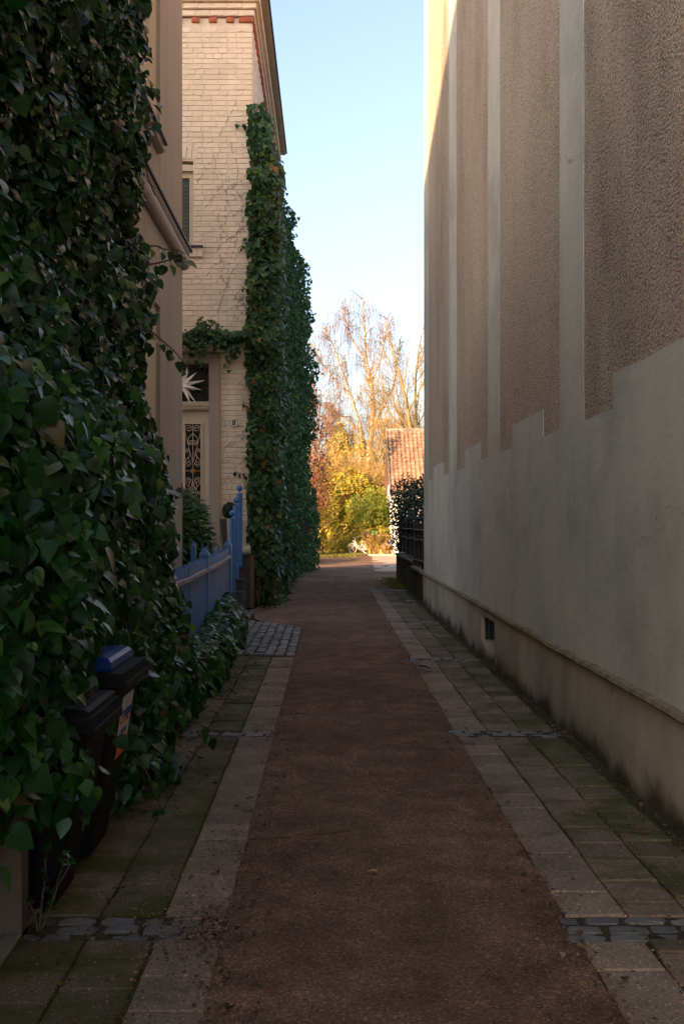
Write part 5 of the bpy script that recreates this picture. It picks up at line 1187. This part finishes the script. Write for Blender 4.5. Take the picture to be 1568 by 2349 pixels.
# ------------------------------------------------------------------ bicycles and clutter
def bicycle(label, loc, rz, lean, s, frame, tyre, group='bicycles at the lane end'):
    t = thing('bicycle', label, 'bicycle', loc, group)
    G = Matrix.Translation(loc) @ Matrix.Rotation(rz, 4, 'Z') @ Matrix.Rotation(lean, 4, 'X') @ Matrix.Scale(s, 4)     # bicycle lies along x, front at -x
    def put(m, name, mat, parent=t, smooth=True):
        m.v = [tuple(G @ Vector(p)) for p in m.v]; o = m.build(name, mat, None, smooth)
        if parent is t: pset(o, t)
        else: o.parent = parent
        return o
    r = .34
    def ring(c, R_, q, n=36): return [(c[0] + R_ * math.cos(i * 2 * math.pi / n), q, c[1] + R_ * math.sin(i * 2 * math.pi / n)) for i in range(n + 1)]
    for cx in (-.56, .56):
        w = put(MB().tube(ring((cx, r), r - .02, 0), .021, 8, False), 'wheel', tyre)
        put(MB().tube(ring((cx, r), r - .05, 0), .012, 6, False), 'rim', 'chrome', w); m = MB()
        for k in range(16): a = k * math.pi / 8; m.tube([(cx, .02 * (-1) ** k, r), (cx + (r - .05) * math.cos(a), 0, r + (r - .05) * math.sin(a))], .0032, 3, False)
        m.lathe([(.03, -.04), (.03, .04)], (cx, 0, r), 8, 'y'); put(m, 'spokes', 'chrome', w)
        fa = np.linspace(.25, 2.75, 14) if cx > 0 else np.linspace(.7, 2.9, 12)
        m = MB(); 
        for sgn in (-1, 1): m.v += [(cx + (r + .025) * math.cos(a), sgn * .03, r + (r + .025) * math.sin(a)) for a in fa]
        k = len(fa); m.f = [(i, i + 1, k + i + 1, k + i) for i in range(k - 1)]; put(m, 'mudguard', frame)
    bb, seat, head, headl = (.10, 0, .30), (.26, 0, .88), (-.33, 0, .84), (-.36, 0, .66)
    m = MB().tube([headl, (-.25, 0, .46), (-.10, 0, .34), bb], .022, 8).tube([head, (-.2, 0, .60), (-.02, 0, .44), (.155, 0, .47)], .017, 8).tube([bb, (.20, 0, .66)], .02, 8).tube([head, headl], .024, 8)
    for q in (-.05, .05): m.tube([bb, (.56, q, r)], .011, 6).tube([(.56, q, r), (.20, q * .4, .66)], .009, 6)
    put(m, 'frame', frame)
    m = MB()
    for q in (-.05, .05): m.tube([headl, (-.40, q, .62), (-.50, q, .42), (-.56, q, r)], .012, 6)
    put(m, 'fork', frame)
    put(MB().tube([(.20, 0, .64), seat], .013, 6), 'seat_post', 'chrome')
    m = MB(); prof = [(-.14, .012, .02), (-.06, .03, .03), (.03, .07, .04), (.10, .10, .045), (.14, .09, .04)]
    for x, w, h in prof: m.v += [(seat[0] + x, -w, .90), (seat[0] + x, -w * .6, .90 + h), (seat[0] + x, w * .6, .90 + h), (seat[0] + x, w, .90)]
    for i in range(4):
        for q in range(4): m.f.append((i * 4 + q, i * 4 + (q + 1) % 4, i * 4 + 4 + (q + 1) % 4, i * 4 + 4 + q))
    m.f += [(0, 1, 2, 3), (19, 18, 17, 16)]; put(m, 'saddle', 'rubber')
    h = put(MB().tube([head, (-.31, 0, 1.02)], .015, 6).tube([(-.10, -.28, 1.02), (-.22, -.27, 1.05), (-.32, -.14, 1.05), (-.32, .14, 1.05), (-.22, .27, 1.05), (-.10, .28, 1.02)], .012, 6), 'handlebar', 'chrome')
    for q in (-1, 1): put(MB().tube([(-.20, q * .272, 1.046), (-.08, q * .282, 1.015)], .019, 8), 'grip', 'rubber', h)
    put(MB().lathe([(.035, -.05), (.045, .0), (.0, .02)], (-.44, 0, .82), 10, 'x'), 'lamp', 'chrome')
    m = MB()
    for q in (-.06, 0, .06): m.tube([(.30, q, .72), (.76, q, .72)], .008, 5)
    for q in (-.06, .06): m.tube([(.56, q, r), (.70, q, .72)], .007, 5)
    m.tube([(.76, -.06, .72), (.76, .06, .72)], .008, 5); put(m, 'luggage_rack', 'chrome')
    m = MB().lathe([(.09, -.005), (.09, .005)], (bb[0], .05, bb[2]), 18, 'y').tube([bb, (bb[0] - .08, .09, .16)], .011, 5).tube([bb, (bb[0] + .08, -.09, .44)], .011, 5).box(bb[0] - .13, bb[0] - .03, .08, .17, .15, .17).box(bb[0] + .03, bb[0] + .13, -.17, -.08, .43, .45); put(m, 'crank', 'chrome', t, False)
    put(MB().box(.08, .54, .035, .055, .27, .37), 'chain_guard', frame, t, False); put(MB().tube([(.14, .03, .27), (.20, .16, .0)], .01, 5), 'kickstand', 'chrome')
    return t
bicycle('white step-through city bicycle leaning before the golden bushes', (1.58, 50.9, .02), R(-38), R(6), .80, 'bikewhite', 'palerubber')
bicycle('light blue bicycle mostly hidden behind the holly and white wall', (3.35, 50.2, .04), R(25), R(4), .80, 'bikeblue', 'rubber')
mb = thing('mailbox', 'green plastic box on a post among the golden undergrowth', 'box', (2.23, 50.9, 0))
m = MB(); arc = [(.16 * math.cos(a), .16 * math.sin(a) * .9) for a in np.linspace(0, math.pi, 9)]
m.prism([(2.27 + x, 1.02 + .06 + z) for x, z in arc] + [(2.11, 1.0), (2.43, 1.0)], 'y', 50.75, 51.15).build('box', 'greenplastic', mb); MB().box(2.25, 2.29, 50.9, 50.94, 0, 1.0).build('post', 'palewood', mb)
MB().prism([(1.98 + x * .75, 1.05 + z) for x, z in arc] + [(1.86, .95), (2.10, .95)], 'y', 50.9, 51.1).build('flap', 'brass', mb)
pf = thing('wooden_rack', 'weathered wooden rail and slats beside the blue bicycle', 'rack', (2.7, 50.6, 0))
for z in (.95, .72, .48): MB().box(2.35, 3.15, 50.6, 50.64, z, z + .05).build('rail', 'palewood', pf)
for x in (2.36, 2.55, 2.72, 2.9, 3.1): MB().box(x, x + .035, 50.65, 50.68, 0, .96).build('slat', 'palewood', pf)
lg = thing('log', 'cut log end lying under the wooden rail', 'log', (2.6, 50.2, 0)); MB().lathe([(.15, -.25), (.17, -.2), (.17, .2), (.15, .25)], (2.6, 50.25, .17), 14, 'y').build('wood', 'palewood', lg)

# ------------------------------------------------------------------ small stuff on the ground
def litter(n, fx, fy, s, label, z=.012):
    P = np.stack([fx(n), fy(n), np.full(n, z)], 1); P[:, 2] += rng.random(n) * .012
    o = link('leaf_litter', leaf_mesh('leaf_litter', [DIAM, SMALL, HEART2], P, rand_dirs(n) * .55 + np.array([0, 0, 1]), rand_dirs(n), rng.uniform(s * .5, s * 1.2, n), 'litter')); tag(o, label, 'leaf litter', kind='stuff')
litter(1500, lambda n: -1.18 + np.abs(rng.normal(0, .22, n)) * .9 - .1, lambda n: rng.uniform(19, 36, n), .07, 'dry brown leaves along the foot of the tall ivy')
litter(900, lambda n: 1.90 - np.abs(rng.normal(0, .07, n)), lambda n: 4 + 16 * rng.random(n), .035, 'crumbled leaves in the gutter below the plastered wall', .0)
litter(700, lambda n: np.where(rng.random(n) < .5, -.40, .98) + rng.normal(0, .07, n), lambda n: 3.2 + 14 * rng.random(n) ** 1.5, .03, 'grit and leaf crumbs gathered along the edges of the gravel', .02)
litter(260, lambda n: -1.15 + np.abs(rng.normal(0, .18, n)), lambda n: rng.uniform(5.6, 12.5, n), .045, 'dry leaf scraps on the mossy left slabs', .022)
litter(500, lambda n: rng.uniform(-.3, 1.2, n), lambda n: rng.uniform(47, 51, n), .10, 'fallen orange leaves in front of the white bicycle', .02)
n = 9000; lines = np.array([-.702, -.972, -1.245, 1.274, 1.545, 1.815, 1.88]); wts = np.array([.06, .18, .22, .04, .14, .18, .18]); li = rng.choice(7, n, p=wts)
P = np.stack([lines[li] + rng.normal(0, .012, n) * (1 + 2.5 * (li > 4)), 2.8 + 15 * rng.random(n) ** 1.3, np.full(n, .012)], 1)
cross = rng.random(n) < .25; P[cross, 0] += rng.uniform(-.13, .13, cross.sum()); P = P[(vnz(P, 1.7, 3) > -.15) & ~((P[:, 0] < 0) & (P[:, 1] > 12.3))]; n = len(P)
o = link('moss', leaf_mesh('moss', [SMALL, DIAM], P, rand_dirs(n) * .7 + np.array([0, 0, .8]), rand_dirs(n) + np.array([0, 0, .5]), rng.uniform(.008, .022, n), 'moss')); tag(o, 'dark moss tufts growing in the joints of both paved strips', 'moss', kind='stuff')
tw = [((-.95, 7.1), 2.1, .30, 'long dry twig on the left slabs just before the cobble band', 'slabs'), ((-.85, 8.3), .4, .22, 'dry twig on the left slabs just past the cobble band', 'slabs'),
      ((-1.0, 5.75), .2, .16, 'short dry twig on the mossy slabs beside the blue-lidded bin', 'slabs'), ((-.95, 9.3), 2.7, .3, 'farthest dry twig on the left slabs, near the low ivy', 'slabs'),
      ((-.32, 5.25), .15, .22, 'thin twig lying across the left edge of the gravel', 'gravel'), ((.02, 5.35), .3, .2, 'thin twig in the middle of the gravel, behind the orange scrap', 'gravel'),
      ((1.45, 5.9), 2.8, .24, 'farther of two thin twigs on the right slabs', 'slabs'), ((1.62, 5.35), 2.9, .22, 'nearer of two thin twigs on the right slabs', 'slabs'), ((.62, 7.5), .2, .16, 'small twig on the right half of the gravel lane', 'gravel')]
for (x, y), a, l, lab, on in tw:
    m = MB(); z = .030 if on == 'slabs' else .022
    pts = [(x + (i - 2) * l / 4 * math.cos(a) + random.uniform(-.012, .012), y + (i - 2) * l / 4 * math.sin(a) + random.uniform(-.02, .02), z + random.uniform(0, .012)) for i in range(5)]
    tag(m.tube(pts, [.006, .006, .005, .004, .002], 5).build('fallen_twig', 'twig'), lab, 'twig', 'fallen twigs on the lane and slabs')
def flat_leaf(name, label, cat, x, y, z, s, mat, rz, tilt):
    o = link(name, tpl_mesh(HEART2, mat).copy()); o.location = (x, y, z); o.scale = (s, s, s); o.rotation_euler = (tilt, tilt, rz); tag(o, label, cat); return o
flat_leaf('dead_leaf', 'curled dry leaf on the right slabs beyond the cobble band', 'leaf', 1.13, 11.1, .05, .16, 'litter', 1.2, .3)
flat_leaf('orange_scrap', 'small orange scrap lying on the gravel in the foreground', 'litter', .232, 4.75, .03, .05, 'palewood', 1.6, .1)
m = MB(); g_ = [[(1.66 + i * .022, 3.99 + j * .02, .035 + .02 * random.random()) for j in range(4)] for i in range(4)]
for r_ in g_: m.v += r_
for i in range(3):
    for j in range(3): b = i * 4 + j; m.f.append((b, b + 4, b + 5, b + 1))
tag(m.build('paper_scrap', 'white'), 'crumpled white paper scrap on the right slabs by the near cobbles', 'paper')
